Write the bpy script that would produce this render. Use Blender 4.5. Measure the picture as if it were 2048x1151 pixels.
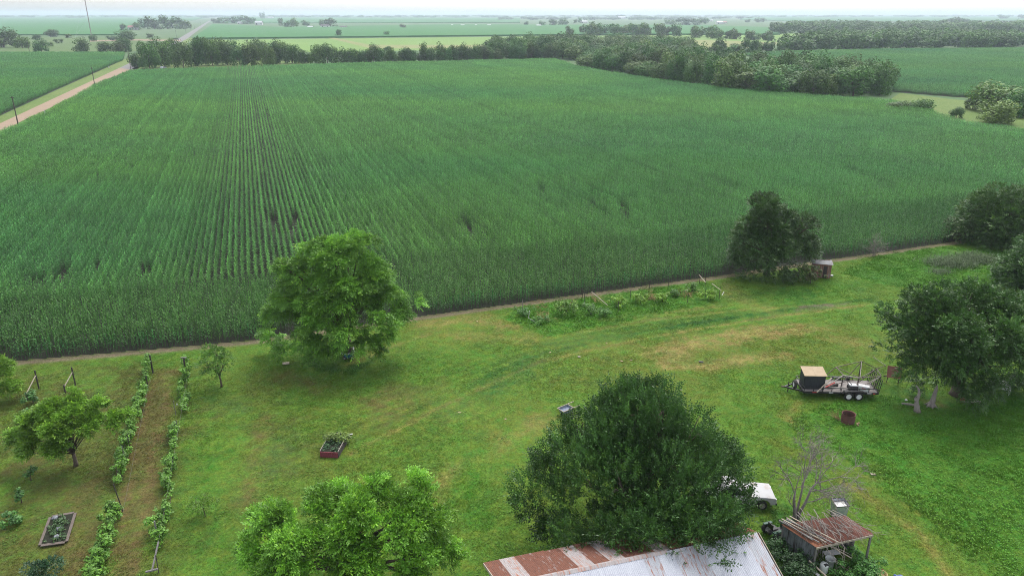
import bpy, bmesh, math, random
import numpy as np
from mathutils import Vector, Matrix

for _o in list(bpy.data.objects):
    bpy.data.objects.remove(_o)
scene = bpy.context.scene
COL = scene.collection
R = math.radians
random.seed(7)
rng = np.random.default_rng(7)

# ------------------------------------------------------------------ camera
FPX, PITCH, CAMH = 1490.0, R(20.2), 30.0
cam_data = bpy.data.cameras.new('camera')
cam_data.sensor_width = 36.0
cam_data.lens = 36.0 * FPX / 2048.0
cam_data.clip_end = 60000.0
cam = bpy.data.objects.new('camera', cam_data)
cam.location = (0, 0, CAMH)
cam.rotation_euler = (R(90) - PITCH, 0, 0)
COL.objects.link(cam)
scene.camera = cam

# ------------------------------------------------------------------ sky, sun, exposure
SUN_EL, SUN_AZ = R(58), R(20)          # bright overcast, the brighter part of the sky ahead of the camera
world = bpy.data.worlds.new('World')
scene.world = world
world.use_nodes = True
wn = world.node_tree.nodes
wl = world.node_tree.links
wn.clear()
sky = wn.new('ShaderNodeTexSky')
sky.sky_type = 'NISHITA'
sky.sun_disc = False
sky.sun_elevation = SUN_EL
sky.sun_rotation = SUN_AZ
sky.air_density = 1.0
sky.dust_density = 2.6
sky.ozone_density = 1.0
hs = wn.new('ShaderNodeHueSaturation')
hs.inputs['Saturation'].default_value = 0.3
bg = wn.new('ShaderNodeBackground')
bg.inputs['Strength'].default_value = 0.15
wo = wn.new('ShaderNodeOutputWorld')
wl.new(sky.outputs[0], hs.inputs['Color'])
wl.new(hs.outputs[0], bg.inputs['Color'])
wl.new(bg.outputs[0], wo.inputs['Surface'])

sun_data = bpy.data.lights.new('sun', 'SUN')
sun_data.energy = 0.85
sun_data.angle = R(30)
sun_data.color = (1.0, 0.96, 0.9)
sun = bpy.data.objects.new('sun', sun_data)
sd = Vector((math.sin(SUN_AZ) * math.cos(SUN_EL), math.cos(SUN_AZ) * math.cos(SUN_EL), math.sin(SUN_EL)))
sun.rotation_euler = sd.to_track_quat('Z', 'Y').to_euler()
sun.location = (0, 0, 200)
COL.objects.link(sun)

scene.view_settings.view_transform = 'Standard'
scene.view_settings.look = 'None'
scene.view_settings.exposure = 1.5
scene.view_settings.gamma = 1.0
scene.view_settings.use_curve_mapping = False
scene.cycles.max_bounces = 6
scene.cycles.diffuse_bounces = 3
scene.cycles.glossy_bounces = 2
scene.cycles.transmission_bounces = 3
scene.cycles.volume_bounces = 1
scene.cycles.transparent_max_bounces = 6
scene.cycles.use_denoising = True
scene.cycles.denoising_prefilter = 'NONE'
scene.cycles.filter_width = 1.0

# ------------------------------------------------------------------ helpers
def at(px, py, z=0.0):
    """world point at height z that the photograph shows at this pixel"""
    dx, dy = px - 1024.0, 575.5 - py
    y = FPX * math.cos(PITCH) + dy * math.sin(PITCH)
    zz = -FPX * math.sin(PITCH) + dy * math.cos(PITCH)
    t = (z - CAMH) / zz
    return Vector((dx * t, y * t, z))

def proj(x, y, z):
    z = z - CAMH
    f = y * math.cos(PITCH) - z * math.sin(PITCH)
    u = y * math.sin(PITCH) + z * math.cos(PITCH)
    f = np.maximum(f, 0.1)
    return 1024 + FPX * x / f, 575.5 - FPX * u / f

def world_poly(pix, z=0.0):
    return np.array([at(a, b, z)[:2] for a, b in pix])

def in_poly(x, y, poly):
    x = np.asarray(x); y = np.asarray(y)
    ins = np.zeros(x.shape, bool)
    n = len(poly)
    for i in range(n):
        x0, y0 = poly[i]; x1, y1 = poly[(i + 1) % n]
        if y0 == y1:
            continue
        c = ((y0 > y) != (y1 > y)) & (x < (x1 - x0) * (y - y0) / (y1 - y0) + x0)
        ins ^= c
    return ins

def seg_dist(x, y, poly):
    """distance to an open polyline"""
    d = np.full(np.shape(x), 1e9)
    for (x0, y0), (x1, y1) in zip(poly[:-1], poly[1:]):
        vx, vy = x1 - x0, y1 - y0
        t = np.clip(((x - x0) * vx + (y - y0) * vy) / (vx * vx + vy * vy + 1e-9), 0, 1)
        d = np.minimum(d, np.hypot(x - x0 - t * vx, y - y0 - t * vy))
    return d

_perm = rng.random((256, 256))
def vnoise(x, y):
    xi = np.floor(x).astype(int); yi = np.floor(y).astype(int)
    fx = x - xi; fy = y - yi
    fx = fx * fx * (3 - 2 * fx); fy = fy * fy * (3 - 2 * fy)
    g = lambda a, b: _perm[a & 255, b & 255]
    return (g(xi, yi) * (1 - fx) + g(xi + 1, yi) * fx) * (1 - fy) + (g(xi, yi + 1) * (1 - fx) + g(xi + 1, yi + 1) * fx) * fy

def fbm(x, y, oct=4):
    s = 0; a = 0.5; t = 0
    for i in range(oct):
        s = s + a * vnoise(x * 2 ** i + 17.3 * i, y * 2 ** i + 9.1 * i); t += a; a *= 0.55
    return s / t

def unit(v):
    return v / np.maximum(np.linalg.norm(v, axis=-1, keepdims=True), 1e-9)

def tag(o, label=None, cat=None, group=None, kind=None):
    if label: o['label'] = label
    if cat: o['category'] = cat
    if group: o['group'] = group
    if kind: o['kind'] = kind
    return o

def empty(name, loc=(0, 0, 0), rz=0.0, label=None, cat=None, group=None):
    o = bpy.data.objects.new(name, None)
    o.empty_display_size = 0.2
    o.location = loc
    o.rotation_euler = (0, 0, rz)
    COL.objects.link(o)
    return tag(o, label, cat, group)

def link_mesh(name, me, parent=None):
    o = bpy.data.objects.new(name, me)
    COL.objects.link(o)
    if parent is not None:
        o.parent = parent
    return o

def copy_tree(o, parent=None):
    c = o.copy()
    COL.objects.link(c)
    if parent is not None:
        c.parent = parent
    for ch in [q for q in bpy.data.objects if q.parent == o and q is not c]:
        copy_tree(ch, c)
    return c

class MB:
    """collects shapes for one mesh object"""
    def __init__(self):
        self.v = []; self.f = []
    def add(self, vs, fs):
        n = len(self.v)
        self.v.extend([tuple(q) for q in vs])
        self.f.extend([tuple(i + n for i in f) for f in fs])
        return self
    def box(self, c, s, rot=None):
        hx, hy, hz = s[0] / 2, s[1] / 2, s[2] / 2
        pts = [Vector((sx * hx, sy * hy, sz * hz)) for sz in (-1, 1) for sy in (-1, 1) for sx in (-1, 1)]
        if rot is not None:
            m = rot if isinstance(rot, Matrix) else Matrix.Rotation(rot, 3, 'Z')
            pts = [m @ p for p in pts]
        pts = [p + Vector(c) for p in pts]
        return self.add(pts, [(0, 2, 3, 1), (4, 5, 7, 6), (0, 1, 5, 4), (2, 6, 7, 3), (0, 4, 6, 2), (1, 3, 7, 5)])
    def bar(self, p, q, w, h=None):
        """square bar from p to q"""
        h = h or w
        p, q = Vector(p), Vector(q)
        d = q - p
        L = d.length
        m = d.to_track_quat('Z', 'Y').to_matrix()
        return self.box((p + q) / 2, (w, h, L), m)
    def tube(self, pts, rad, n=6, caps=True):
        pts = [Vector(p) for p in pts]
        if not hasattr(rad, '__len__'):
            rad = [rad] * len(pts)
        rings = []
        ref = Vector((0.13, 0.31, 0.94))
        for i, p in enumerate(pts):
            d = (pts[min(i + 1, len(pts) - 1)] - pts[max(i - 1, 0)]).normalized()
            a = d.cross(ref)
            if a.length < 0.05:
                a = d.cross(Vector((1, 0, 0)))
            a.normalize(); b = d.cross(a)
            rings.append([p + (a * math.cos(2 * math.pi * k / n) + b * math.sin(2 * math.pi * k / n)) * rad[i] for k in range(n)])
        vs = [v for r in rings for v in r]
        fs = []
        for i in range(len(pts) - 1):
            for k in range(n):
                fs.append((i * n + k, i * n + (k + 1) % n, (i + 1) * n + (k + 1) % n, (i + 1) * n + k))
        if caps:
            fs.append(tuple(range(n - 1, -1, -1)))
            fs.append(tuple((len(pts) - 1) * n + k for k in range(n)))
        return self.add(vs, fs)
    def lathe(self, c, prof, n=16, axis='Z', close=True):
        """prof: list of (radius, height)"""
        vs = []
        for r, h in prof:
            for k in range(n):
                a = 2 * math.pi * k / n
                p = (r * math.cos(a), r * math.sin(a), h)
                if axis == 'Y': p = (p[0], p[2], p[1])
                if axis == 'X': p = (p[2], p[0], p[1])
                vs.append(Vector(p) + Vector(c))
        fs = []
        for i in range(len(prof) - 1):
            for k in range(n):
                fs.append((i * n + k, i * n + (k + 1) % n, (i + 1) * n + (k + 1) % n, (i + 1) * n + k))
        if close:
            fs.append(tuple(range(n - 1, -1, -1)))
            fs.append(tuple((len(prof) - 1) * n + k for k in range(n)))
        return self.add(vs, fs)
    def prism(self, outline, y0, y1):
        """outline in x,z extruded along y"""
        n = len(outline)
        vs = [(a, y0, b) for a, b in outline] + [(a, y1, b) for a, b in outline]
        fs = [tuple(range(n)), tuple(range(2 * n - 1, n - 1, -1))]
        for i in range(n):
            j = (i + 1) % n
            fs.append((i, i + n, j + n, j))
        return self.add(vs, fs)
    def sheet(self, grid, thick=0.0):
        """grid[i][j] of points; optional thickness downwards"""
        a, b = len(grid), len(grid[0])
        vs = [Vector(p) for row in grid for p in row]
        fs = [(i * b + j, i * b + j + 1, (i + 1) * b + j + 1, (i + 1) * b + j) for i in range(a - 1) for j in range(b - 1)]
        self.add(vs, fs)
        if thick:
            vs2 = [v - Vector((0, 0, thick)) for v in vs]
            self.add(vs2, [f[::-1] for f in fs])
        return self
    def mesh(self, name, material, smooth=False, bevel=0.0):
        me = bpy.data.meshes.new(name)
        me.from_pydata([tuple(v) for v in self.v], [], self.f)
        bm = bmesh.new(); bm.from_mesh(me)
        bmesh.ops.recalc_face_normals(bm, faces=bm.faces[:])
        if bevel:
            bmesh.ops.bevel(bm, geom=bm.edges[:], offset=bevel, segments=1, affect='EDGES', clamp_overlap=True)
        bm.to_mesh(me); bm.free()
        if smooth:
            for p in me.polygons: p.use_smooth = True
        if material: me.materials.append(material)
        return me
    def build(self, name, material, parent=None, smooth=False, bevel=0.0):
        return link_mesh(name, self.mesh(name, material, smooth, bevel), parent)

# ------------------------------------------------------------------ materials
def new_mat(name):
    m = bpy.data.materials.new(name)
    m.use_nodes = True
    nt = m.node_tree
    nt.nodes.clear()
    return m, nt.nodes, nt.links

def surf(name, c1, c2=None, scale=4.0, rough=0.8, metal=0.0, bump=0.0, stain=None, stain_scale=1.5, stain_lo=0.5, stain_hi=0.62, coords='Object', stretch=(1, 1, 1), spec=0.3, detail=6.0):
    """procedural surface: two tones by noise, an optional third tone as stains or rust"""
    m, n, l = new_mat(name)
    out = n.new('ShaderNodeOutputMaterial')
    b = n.new('ShaderNodeBsdfPrincipled')
    b.inputs['Roughness'].default_value = rough
    b.inputs['Metallic'].default_value = metal
    b.inputs['Specular IOR Level'].default_value = spec
    l.new(b.outputs[0], out.inputs['Surface'])
    tc = n.new('ShaderNodeTexCoord')
    mp = n.new('ShaderNodeMapping')
    mp.inputs['Scale'].default_value = stretch
    l.new(tc.outputs[coords], mp.inputs['Vector'])
    c2 = c2 or tuple(q * 0.7 for q in c1)
    nz = n.new('ShaderNodeTexNoise')
    nz.inputs['Scale'].default_value = scale
    nz.inputs['Detail'].default_value = detail
    nz.inputs['Roughness'].default_value = 0.65
    l.new(mp.outputs[0], nz.inputs['Vector'])
    mx = n.new('ShaderNodeMix'); mx.data_type = 'RGBA'
    rr = n.new('ShaderNodeMapRange')
    rr.inputs['From Min'].default_value = 0.3; rr.inputs['From Max'].default_value = 0.7
    l.new(nz.outputs['Fac'], rr.inputs['Value'])
    l.new(rr.outputs[0], mx.inputs['Factor'])
    mx.inputs['A'].default_value = (*c1, 1); mx.inputs['B'].default_value = (*c2, 1)
    col = mx.outputs['Result']
    if stain:
        n2 = n.new('ShaderNodeTexNoise')
        n2.inputs['Scale'].default_value = stain_scale; n2.inputs['Detail'].default_value = 8.0
        n2.inputs['Roughness'].default_value = 0.7
        l.new(mp.outputs[0], n2.inputs['Vector'])
        r2 = n.new('ShaderNodeMapRange')
        r2.inputs['From Min'].default_value = stain_lo; r2.inputs['From Max'].default_value = stain_hi
        l.new(n2.outputs['Fac'], r2.inputs['Value'])
        m2 = n.new('ShaderNodeMix'); m2.data_type = 'RGBA'
        l.new(r2.outputs[0], m2.inputs['Factor'])
        l.new(col, m2.inputs['A']); m2.inputs['B'].default_value = (*stain, 1)
        col = m2.outputs['Result']
    l.new(col, b.inputs['Base Color'])
    if bump:
        bp = n.new('ShaderNodeBump')
        bp.inputs['Strength'].default_value = bump
        bp.inputs['Distance'].default_value = 0.02
        l.new(nz.outputs['Fac'], bp.inputs['Height'])
        l.new(bp.outputs[0], b.inputs['Normal'])
    return m

def leaf_mat(name, color, trans=0.3, rough=0.5, attr=None, attr_type='GEOMETRY', vtint='vtint', objrand=0.0, spec=0.35, noise=None):
    """leaf: diffuse + translucent, tinted per leaf (vtint) and per plant"""
    m, n, l = new_mat(name)
    out = n.new('ShaderNodeOutputMaterial')
    b = n.new('ShaderNodeBsdfPrincipled')
    b.inputs['Roughness'].default_value = rough
    b.inputs['Specular IOR Level'].default_value = spec
    tr = n.new('ShaderNodeBsdfTranslucent')
    ms = n.new('ShaderNodeMixShader')
    ms.inputs['Fac'].default_value = trans
    l.new(b.outputs[0], ms.inputs[1]); l.new(tr.outputs[0], ms.inputs[2])
    l.new(ms.outputs[0], out.inputs['Surface'])
    rgb = n.new('ShaderNodeRGB'); rgb.outputs[0].default_value = (*color, 1)
    col = rgb.outputs[0]
    def mul(a, bsock):
        q = n.new('ShaderNodeMix'); q.data_type = 'RGBA'; q.blend_type = 'MULTIPLY'
        q.inputs['Factor'].default_value = 1.0
        q.clamp_result = False
        l.new(a, q.inputs['A']); l.new(bsock, q.inputs['B'])
        return q.outputs['Result']
    if vtint:
        a = n.new('ShaderNodeAttribute'); a.attribute_name = vtint
        col = mul(col, a.outputs['Color'])
    if attr:
        a = n.new('ShaderNodeAttribute'); a.attribute_name = attr; a.attribute_type = attr_type
        col = mul(col, a.outputs['Color'])
    if objrand:
        oi = n.new('ShaderNodeObjectInfo')
        h = n.new('ShaderNodeHueSaturation')
        mr = n.new('ShaderNodeMapRange')
        mr.inputs['To Min'].default_value = 1 - objrand; mr.inputs['To Max'].default_value = 1 + objrand
        l.new(oi.outputs['Random'], mr.inputs['Value'])
        l.new(mr.outputs[0], h.inputs['Value'])
        m3 = n.new('ShaderNodeMath'); m3.operation = 'MULTIPLY'; m3.inputs[1].default_value = 7.31
        m4 = n.new('ShaderNodeMath'); m4.operation = 'FRACT'
        l.new(oi.outputs['Random'], m3.inputs[0]); l.new(m3.outputs[0], m4.inputs[0])
        m5 = n.new('ShaderNodeMapRange'); m5.inputs['To Min'].default_value = 0.47; m5.inputs['To Max'].default_value = 0.52
        l.new(m4.outputs[0], m5.inputs['Value']); l.new(m5.outputs[0], h.inputs['Hue'])
        l.new(col, h.inputs['Color'])
        col = h.outputs['Color']
    l.new(col, b.inputs['Base Color'])
    l.new(col, tr.inputs['Color'])
    return m

M = {}
M['bark'] = surf('bark', (0.11, 0.085, 0.065), (0.055, 0.042, 0.033), scale=9, rough=0.95, bump=0.6, stretch=(1, 1, 0.3))
M['dead_wood'] = surf('dead_wood', (0.235, 0.21, 0.19), (0.14, 0.12, 0.105), scale=12, rough=0.95, stretch=(1, 1, 0.4))
M['grey_wood'] = surf('grey_wood', (0.2, 0.19, 0.18), (0.1, 0.093, 0.087), scale=14, rough=0.9, bump=0.3, stretch=(1, 1, 0.15))
M['pale_wood'] = surf('pale_wood', (0.36, 0.31, 0.24), (0.22, 0.19, 0.15), scale=10, rough=0.9, stretch=(1, 1, 0.2))
M['dark_post'] = surf('dark_post', (0.035, 0.03, 0.027), (0.06, 0.05, 0.045), scale=10, rough=0.9)
M['white_paint'] = surf('white_paint', (0.55, 0.55, 0.54), (0.44, 0.44, 0.42), scale=3, rough=0.5)
M['galv'] = surf('galvanised_steel', (0.42, 0.43, 0.44), (0.3, 0.31, 0.32), scale=6, rough=0.45, metal=0.4)
M['rust'] = surf('rust', (0.2, 0.075, 0.04), (0.09, 0.04, 0.026), scale=5, rough=0.9, bump=0.3)
M['black_paint'] = surf('black_paint', (0.014, 0.014, 0.016), (0.025, 0.024, 0.024), scale=5, rough=0.5)
M['rubber'] = surf('rubber', (0.014, 0.014, 0.014), (0.03, 0.028, 0.026), scale=12, rough=0.9)

# ------------------------------------------------------------------ scatter: one object, many instanced copies of its own prototypes
def scatter(name, protos, mats, pos, rot, scl, var, tint, label, cat):
    """protos: list of (verts, faces list, vertex tint, material index per face); one mesh holds the prototypes and the points, geometry nodes instance them"""
    V = []; Fc = []; pid = []; vt = []; mi = []
    off = 0
    for k, (v, f, t, m) in enumerate(protos):
        V.append(v); Fc += [tuple(i + off for i in q) for q in f]; pid.append(np.full(len(v), k)); vt.append(t); mi += list(m)
        off += len(v)
    np_ = len(pos)
    V.append(pos); pid.append(1000 + var); vt.append(np.ones((np_, 3)))
    V = np.concatenate(V); pid = np.concatenate(pid).astype(np.int32); vt = np.concatenate(vt)
    me = bpy.data.meshes.new(name)
    nF = len(Fc)
    me.vertices.add(len(V)); me.vertices.foreach_set('co', V.astype(np.float32).ravel())
    lt = np.array([len(q) for q in Fc], np.int32)
    idx = np.concatenate([np.array(q, np.int32) for q in Fc])
    me.loops.add(len(idx)); me.loops.foreach_set('vertex_index', idx)
    me.polygons.add(nF)
    ls = np.concatenate([[0], np.cumsum(lt)[:-1]]).astype(np.int32)
    me.polygons.foreach_set('loop_start', ls)
    me.polygons.foreach_set('material_index', np.array(mi, np.int32))
    me.update()
    n0 = len(V) - np_
    a = me.attributes.new('pid', 'INT', 'POINT'); a.data.foreach_set('value', pid)
    full = lambda arr, d: np.concatenate([np.full((n0, arr.shape[1]), d), arr]).astype(np.float32)
    a = me.attributes.new('rot', 'FLOAT_VECTOR', 'POINT'); a.data.foreach_set('vector', full(rot, 0).ravel())
    a = me.attributes.new('scl', 'FLOAT_VECTOR', 'POINT'); a.data.foreach_set('vector', full(scl, 1).ravel())
    tt = np.concatenate([tint, np.ones((np_, 1))], 1)
    a = me.attributes.new('itint', 'FLOAT_COLOR', 'POINT'); a.data.foreach_set('color', full(tt, 1).ravel())
    a = me.attributes.new('vtint', 'FLOAT_COLOR', 'POINT')
    a.data.foreach_set('color', np.concatenate([vt, np.ones((len(vt), 1))], 1).astype(np.float32).ravel())
    for m in mats: me.materials.append(m)
    o = link_mesh(name, me)
    tag(o, label, cat, kind='stuff')
    g = bpy.data.node_groups.new(name + '_nodes', 'GeometryNodeTree')
    g.interface.new_socket('Geometry', in_out='INPUT', socket_type='NodeSocketGeometry')
    g.interface.new_socket('Geometry', in_out='OUTPUT', socket_type='NodeSocketGeometry')
    n, l = g.nodes, g.links
    gi = n.new('NodeGroupInput'); go = n.new('NodeGroupOutput')
    def named(nm, ty):
        q = n.new('GeometryNodeInputNamedAttribute'); q.data_type = ty; q.inputs['Name'].default_value = nm
        return q.outputs[0]
    P, RO, SC = named('pid', 'INT'), named('rot', 'FLOAT_VECTOR'), named('scl', 'FLOAT_VECTOR')
    jn = n.new('GeometryNodeJoinGeometry')
    def pick(val):
        c = n.new('FunctionNodeCompare'); c.data_type = 'INT'; c.operation = 'EQUAL'
        ia = [s for s in c.inputs if s.type == 'INT']
        l.new(P, ia[0]); ia[1].default_value = val
        s = n.new('GeometryNodeSeparateGeometry'); s.domain = 'POINT'
        l.new(gi.outputs[0], s.inputs['Geometry']); l.new(c.outputs[0], s.inputs['Selection'])
        return s.outputs['Selection']
    for k in range(len(protos)):
        ip = n.new('GeometryNodeInstanceOnPoints')
        l.new(pick(1000 + k), ip.inputs['Points'])
        l.new(pick(k), ip.inputs['Instance'])
        l.new(RO, ip.inputs['Rotation']); l.new(SC, ip.inputs['Scale'])
        l.new(ip.outputs[0], jn.inputs[0])
    l.new(jn.outputs[0], go.inputs[0])
    md = o.modifiers.new('scatter', 'NODES'); md.node_group = g
    return o

def strips(base, direc, side, length, width, droop, nseg, tint):
    """arched leaf strips, all arrays per leaf -> verts, faces, tint"""
    n = len(base)
    up = np.array([0, 0, 1.0])
    vs = []
    ts = np.linspace(0, 1, nseg + 1)
    for t in ts:
        c = base + direc * (length * t)[:, None] - up * (droop * length * t * t)[:, None]
        w = width * (1 - t ** 2.2) * (0.55 + 0.45 * min(1, t * 4)) / 2 + 0.002
        vs.append(c - side * w[:, None]); vs.append(c + side * w[:, None])
    v = np.stack(vs, 1)                     # n, 2*(nseg+1), 3
    k = v.shape[1]
    f = []
    for i in range(n):
        o = i * k
        for s in range(nseg):
            f.append((o + 2 * s, o + 2 * s + 1, o + 2 * s + 3, o + 2 * s + 2))
    return v.reshape(-1, 3), f, np.repeat(tint, k, 0)

# ------------------------------------------------------------------ ground far and near
def far_sheet(name, pix, z, mat, skirt=0.0, kind='structure', label=None, cat=None):
    pts = [at(a, b, 0) for a, b in pix]
    mb = MB()
    n = len(pts)
    mb.add([(p.x, p.y, z) for p in pts], [tuple(range(n))])
    if skirt:
        mb.add([(p.x, p.y, z) for p in pts] + [(p.x, p.y, z - skirt) for p in pts], [(i, (i + 1) % n, n + (i + 1) % n, n + i) for i in range(n)])
    o = mb.build(name, mat)
    tag(o, label, cat, kind=kind)
    return o

def field_mat(name, c1, c2, c3, macro=0.004, rows=0.0, row_dir=0.0, fine=0.5, bump=0.5):
    """crop or pasture seen from far: broad patches, fine grain and optional drill rows, in world metres"""
    m, n, l = new_mat(name)
    out = n.new('ShaderNodeOutputMaterial')
    b = n.new('ShaderNodeBsdfPrincipled'); b.inputs['Roughness'].default_value = 0.9
    b.inputs['Specular IOR Level'].default_value = 0.1
    l.new(b.outputs[0], out.inputs['Surface'])
    ge = n.new('ShaderNodeNewGeometry')
    def noise(s, d, r=0.6):
        q = n.new('ShaderNodeTexNoise'); q.inputs['Scale'].default_value = s; q.inputs['Detail'].default_value = d
        q.inputs['Roughness'].default_value = r
        l.new(ge.outputs['Position'], q.inputs['Vector'])
        mr = n.new('ShaderNodeMapRange'); mr.inputs['From Min'].default_value = 0.32; mr.inputs['From Max'].default_value = 0.68
        l.new(q.outputs['Fac'], mr.inputs['Value'])
        return mr.outputs[0]
    def mix(f, a, bb):
        q = n.new('ShaderNodeMix'); q.data_type = 'RGBA'
        l.new(f, q.inputs['Factor'])
        for s, x in (('A', a), ('B', bb)):
            if isinstance(x, tuple): q.inputs[s].default_value = (*x, 1)
            else: l.new(x, q.inputs[s])
        return q.outputs['Result']
    c = mix(noise(macro, 4), c1, c2)
    fn = noise(fine, 8, 0.75)
    c = mix(fn, c, c3)
    h = fn
    if rows:
        mp = n.new('ShaderNodeMapping'); mp.inputs['Rotation'].default_value = (0, 0, row_dir)
        l.new(ge.outputs['Position'], mp.inputs['Vector'])
        wv = n.new('ShaderNodeTexWave'); wv.bands_direction = 'X'; wv.inputs['Scale'].default_value = rows
        wv.inputs['Distortion'].default_value = 1.2; wv.inputs['Detail'].default_value = 2; wv.inputs['Detail Scale'].default_value = 0.3
        l.new(mp.outputs[0], wv.inputs['Vector'])
        ml = n.new('ShaderNodeMath'); ml.operation = 'MULTIPLY'
        l.new(wv.outputs['Fac'], ml.inputs[0]); l.new(fn, ml.inputs[1]); h = ml.outputs[0]
    l.new(c, b.inputs['Base Color'])
    bp = n.new('ShaderNodeBump'); bp.inputs['Strength'].default_value = bump; bp.inputs['Distance'].default_value = 0.6
    l.new(h, bp.inputs['Height']); l.new(bp.outputs[0], b.inputs['Normal'])
    return m

M['pasture'] = field_mat('pasture', (0.075, 0.125, 0.035), (0.105, 0.145, 0.045), (0.06, 0.105, 0.035), 0.006)
M['far_land'] = field_mat('far_land', (0.06, 0.115, 0.045), (0.10, 0.14, 0.055), (0.05, 0.10, 0.04), 0.0016, fine=0.05)
M['far_corn'] = field_mat('far_corn', (0.034, 0.135, 0.034), (0.042, 0.145, 0.032), (0.026, 0.105, 0.026), 0.004, fine=0.12)
M['hay'] = field_mat('hay_meadow', (0.10, 0.20, 0.04), (0.14, 0.22, 0.05), (0.12, 0.19, 0.05), 0.008)
M['stubble'] = field_mat('stubble', (0.21, 0.20, 0.09), (0.17, 0.19, 0.07), (0.15, 0.17, 0.06), 0.01)
M['soil'] = surf('soil', (0.016, 0.018, 0.009), (0.010, 0.012, 0.006), scale=3, rough=1.0, coords='Object')
M['gravel'] = field_mat('gravel', (0.27, 0.195, 0.135), (0.23, 0.17, 0.12), (0.21, 0.155, 0.11), 0.05, bump=0.2)
M['asphalt'] = field_mat('asphalt', (0.20, 0.19, 0.19), (0.16, 0.155, 0.15), (0.14, 0.135, 0.13), 0.05, bump=0.1)
M['verge'] = field_mat('verge', (0.10, 0.16, 0.04), (0.15, 0.18, 0.06), (0.08, 0.13, 0.03), 0.03)

gm = MB()
S = 26000.0
gm.add([(-S, -3000, -0.06), (S, -3000, -0.06), (S, S, -0.06), (-S, S, -0.06)], [(0, 1, 2, 3)])
tag(gm.build('ground', M['far_land']), kind='structure')

# row frame of the big field: u along its near edge, v along the rows (towards the far road)
RA = R(18.85)
EU = np.array([math.cos(RA), math.sin(RA)])
EV = np.array([-math.sin(RA), math.cos(RA)])
def uv(x, y): return x * EU[0] + y * EU[1], x * EV[0] + y * EV[1]
def xy(u, v): return u * EU[0] + v * EV[0], u * EU[1] + v * EV[1]

# ---- roads, parallel to the rows
def road_strip(name, pix_l, pix_r, z, mat):
    a = [at(*p) for p in pix_l]; b = [at(*p) for p in pix_r]
    mb = MB()
    for i in range(len(a) - 1):
        mb.add([(q.x, q.y, z) for q in (a[i], b[i], b[i + 1], a[i + 1])], [(0, 1, 2, 3)])
    return tag(mb.build(name, mat), kind='structure')

road_strip('grass_verge', [(-330, 395), (0, 232), (240, 123), (350, 76)], [(-330, 445), (0, 276), (262, 144), (395, 76)], 0.0, M['verge'])
road_strip('gravel_road', [(-330, 412), (0, 247), (238, 136.5)], [(-330, 431), (0, 263), (262, 139)], 0.02, M['gravel'])
road_strip('asphalt_road', [(238, 136.5), (258, 127), (356, 78), (416, 43), (440, 33)], [(262, 139), (276, 131), (374, 78), (420, 43), (441, 33)], 0.02, M['asphalt'])
road_strip('crossing_road', [(180, 81), (268, 79), (362, 80)], [(180, 83.5), (268, 81.5), (362, 82.5)], 0.05, M['gravel'])

# ---- far fields (crop slabs stand as high as the crop)
far_sheet('pasture', [(-250, 104), (262, 104), (345, 84), (360, 76), (-250, 74)], 0.0, M['pasture'])
far_sheet('crop_field', [(-300, 71), (255, 71), (255, 62), (300, 50), (380, 42), (430, 33), (200, 30), (-500, 31)], 1.6, M['far_corn'], 1.6, label='blue-green crop field on the far left', cat='crop', kind='stuff')
far_sheet('crop_field', [(385, 79), (1180, 70.5), (1560, 70), (1560, 57), (1400, 52), (900, 50.5), (560, 56), (425, 50)], 1.9, M['far_corn'], 1.9, label='dark green crop field beyond the mown meadow', cat='crop', kind='stuff')
far_sheet('hay_meadow', [(385, 80.5), (1180, 72), (1590, 68), (1600, 84), (1420, 97), (1180, 104), (1000, 98), (560, 106), (400, 112)], 0.0, M['hay'])
far_sheet('stubble_strip', [(655, 76), (668, 75.5), (740, 90), (1000, 90), (1200, 88), (1240, 96), (1000, 97), (740, 97)], 0.04, M['stubble'])
far_sheet('stubble_strip', [(1240, 84), (1400, 80), (1590, 86), (1480, 98), (1330, 104), (1240, 97)], 0.04, M['stubble'])
far_sheet('crop_field', [(440, 47), (1040, 46), (1040, 36), (445, 35)], 1.6, M['far_corn'], 1.6, label='hazy crop field behind the white barn', cat='crop', kind='stuff')
far_sheet('stubble_strip', [(900, 51), (1160, 53), (1270, 56), (1180, 60), (1000, 55.5), (890, 53)], 0.05, M['stubble'])
far_sheet('crop_field', [(1620, 44), (2300, 41), (2300, 33), (1500, 32), (1480, 40)], 1.6, M['far_corn'], 1.6, label='hazy crop field on the right below the horizon', cat='crop', kind='stuff')
far_sheet('hay_meadow', [(1550, 68), (1680, 66), (1690, 84), (1560, 84)], 0.03, M['hay'])
far_sheet('hay_meadow', [(1860, 68), (2300, 64), (2300, 82), (1870, 74)], 0.03, M['hay'])
far_sheet('grass_clearing', [(1770, 206), (1800, 186), (1900, 198), (2060, 214), (2300, 236), (2300, 290), (2048, 268), (1930, 252), (1860, 231)], 0.0, M['verge'])
far_sheet('grass_clearing', [(262, 139), (620, 136), (620, 118), (420, 112), (276, 128)], 0.0, M['verge'])

# ------------------------------------------------------------------ corn
M['corn'] = leaf_mat('corn_leaf', (0.058, 0.178, 0.047), trans=0.3, rough=0.5, attr='itint', attr_type='INSTANCER', spec=0.14)
M['corn_plant'] = leaf_mat('corn_plant_leaf', (0.058, 0.178, 0.047), trans=0.3, rough=0.5, objrand=0.12, spec=0.14)

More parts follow.
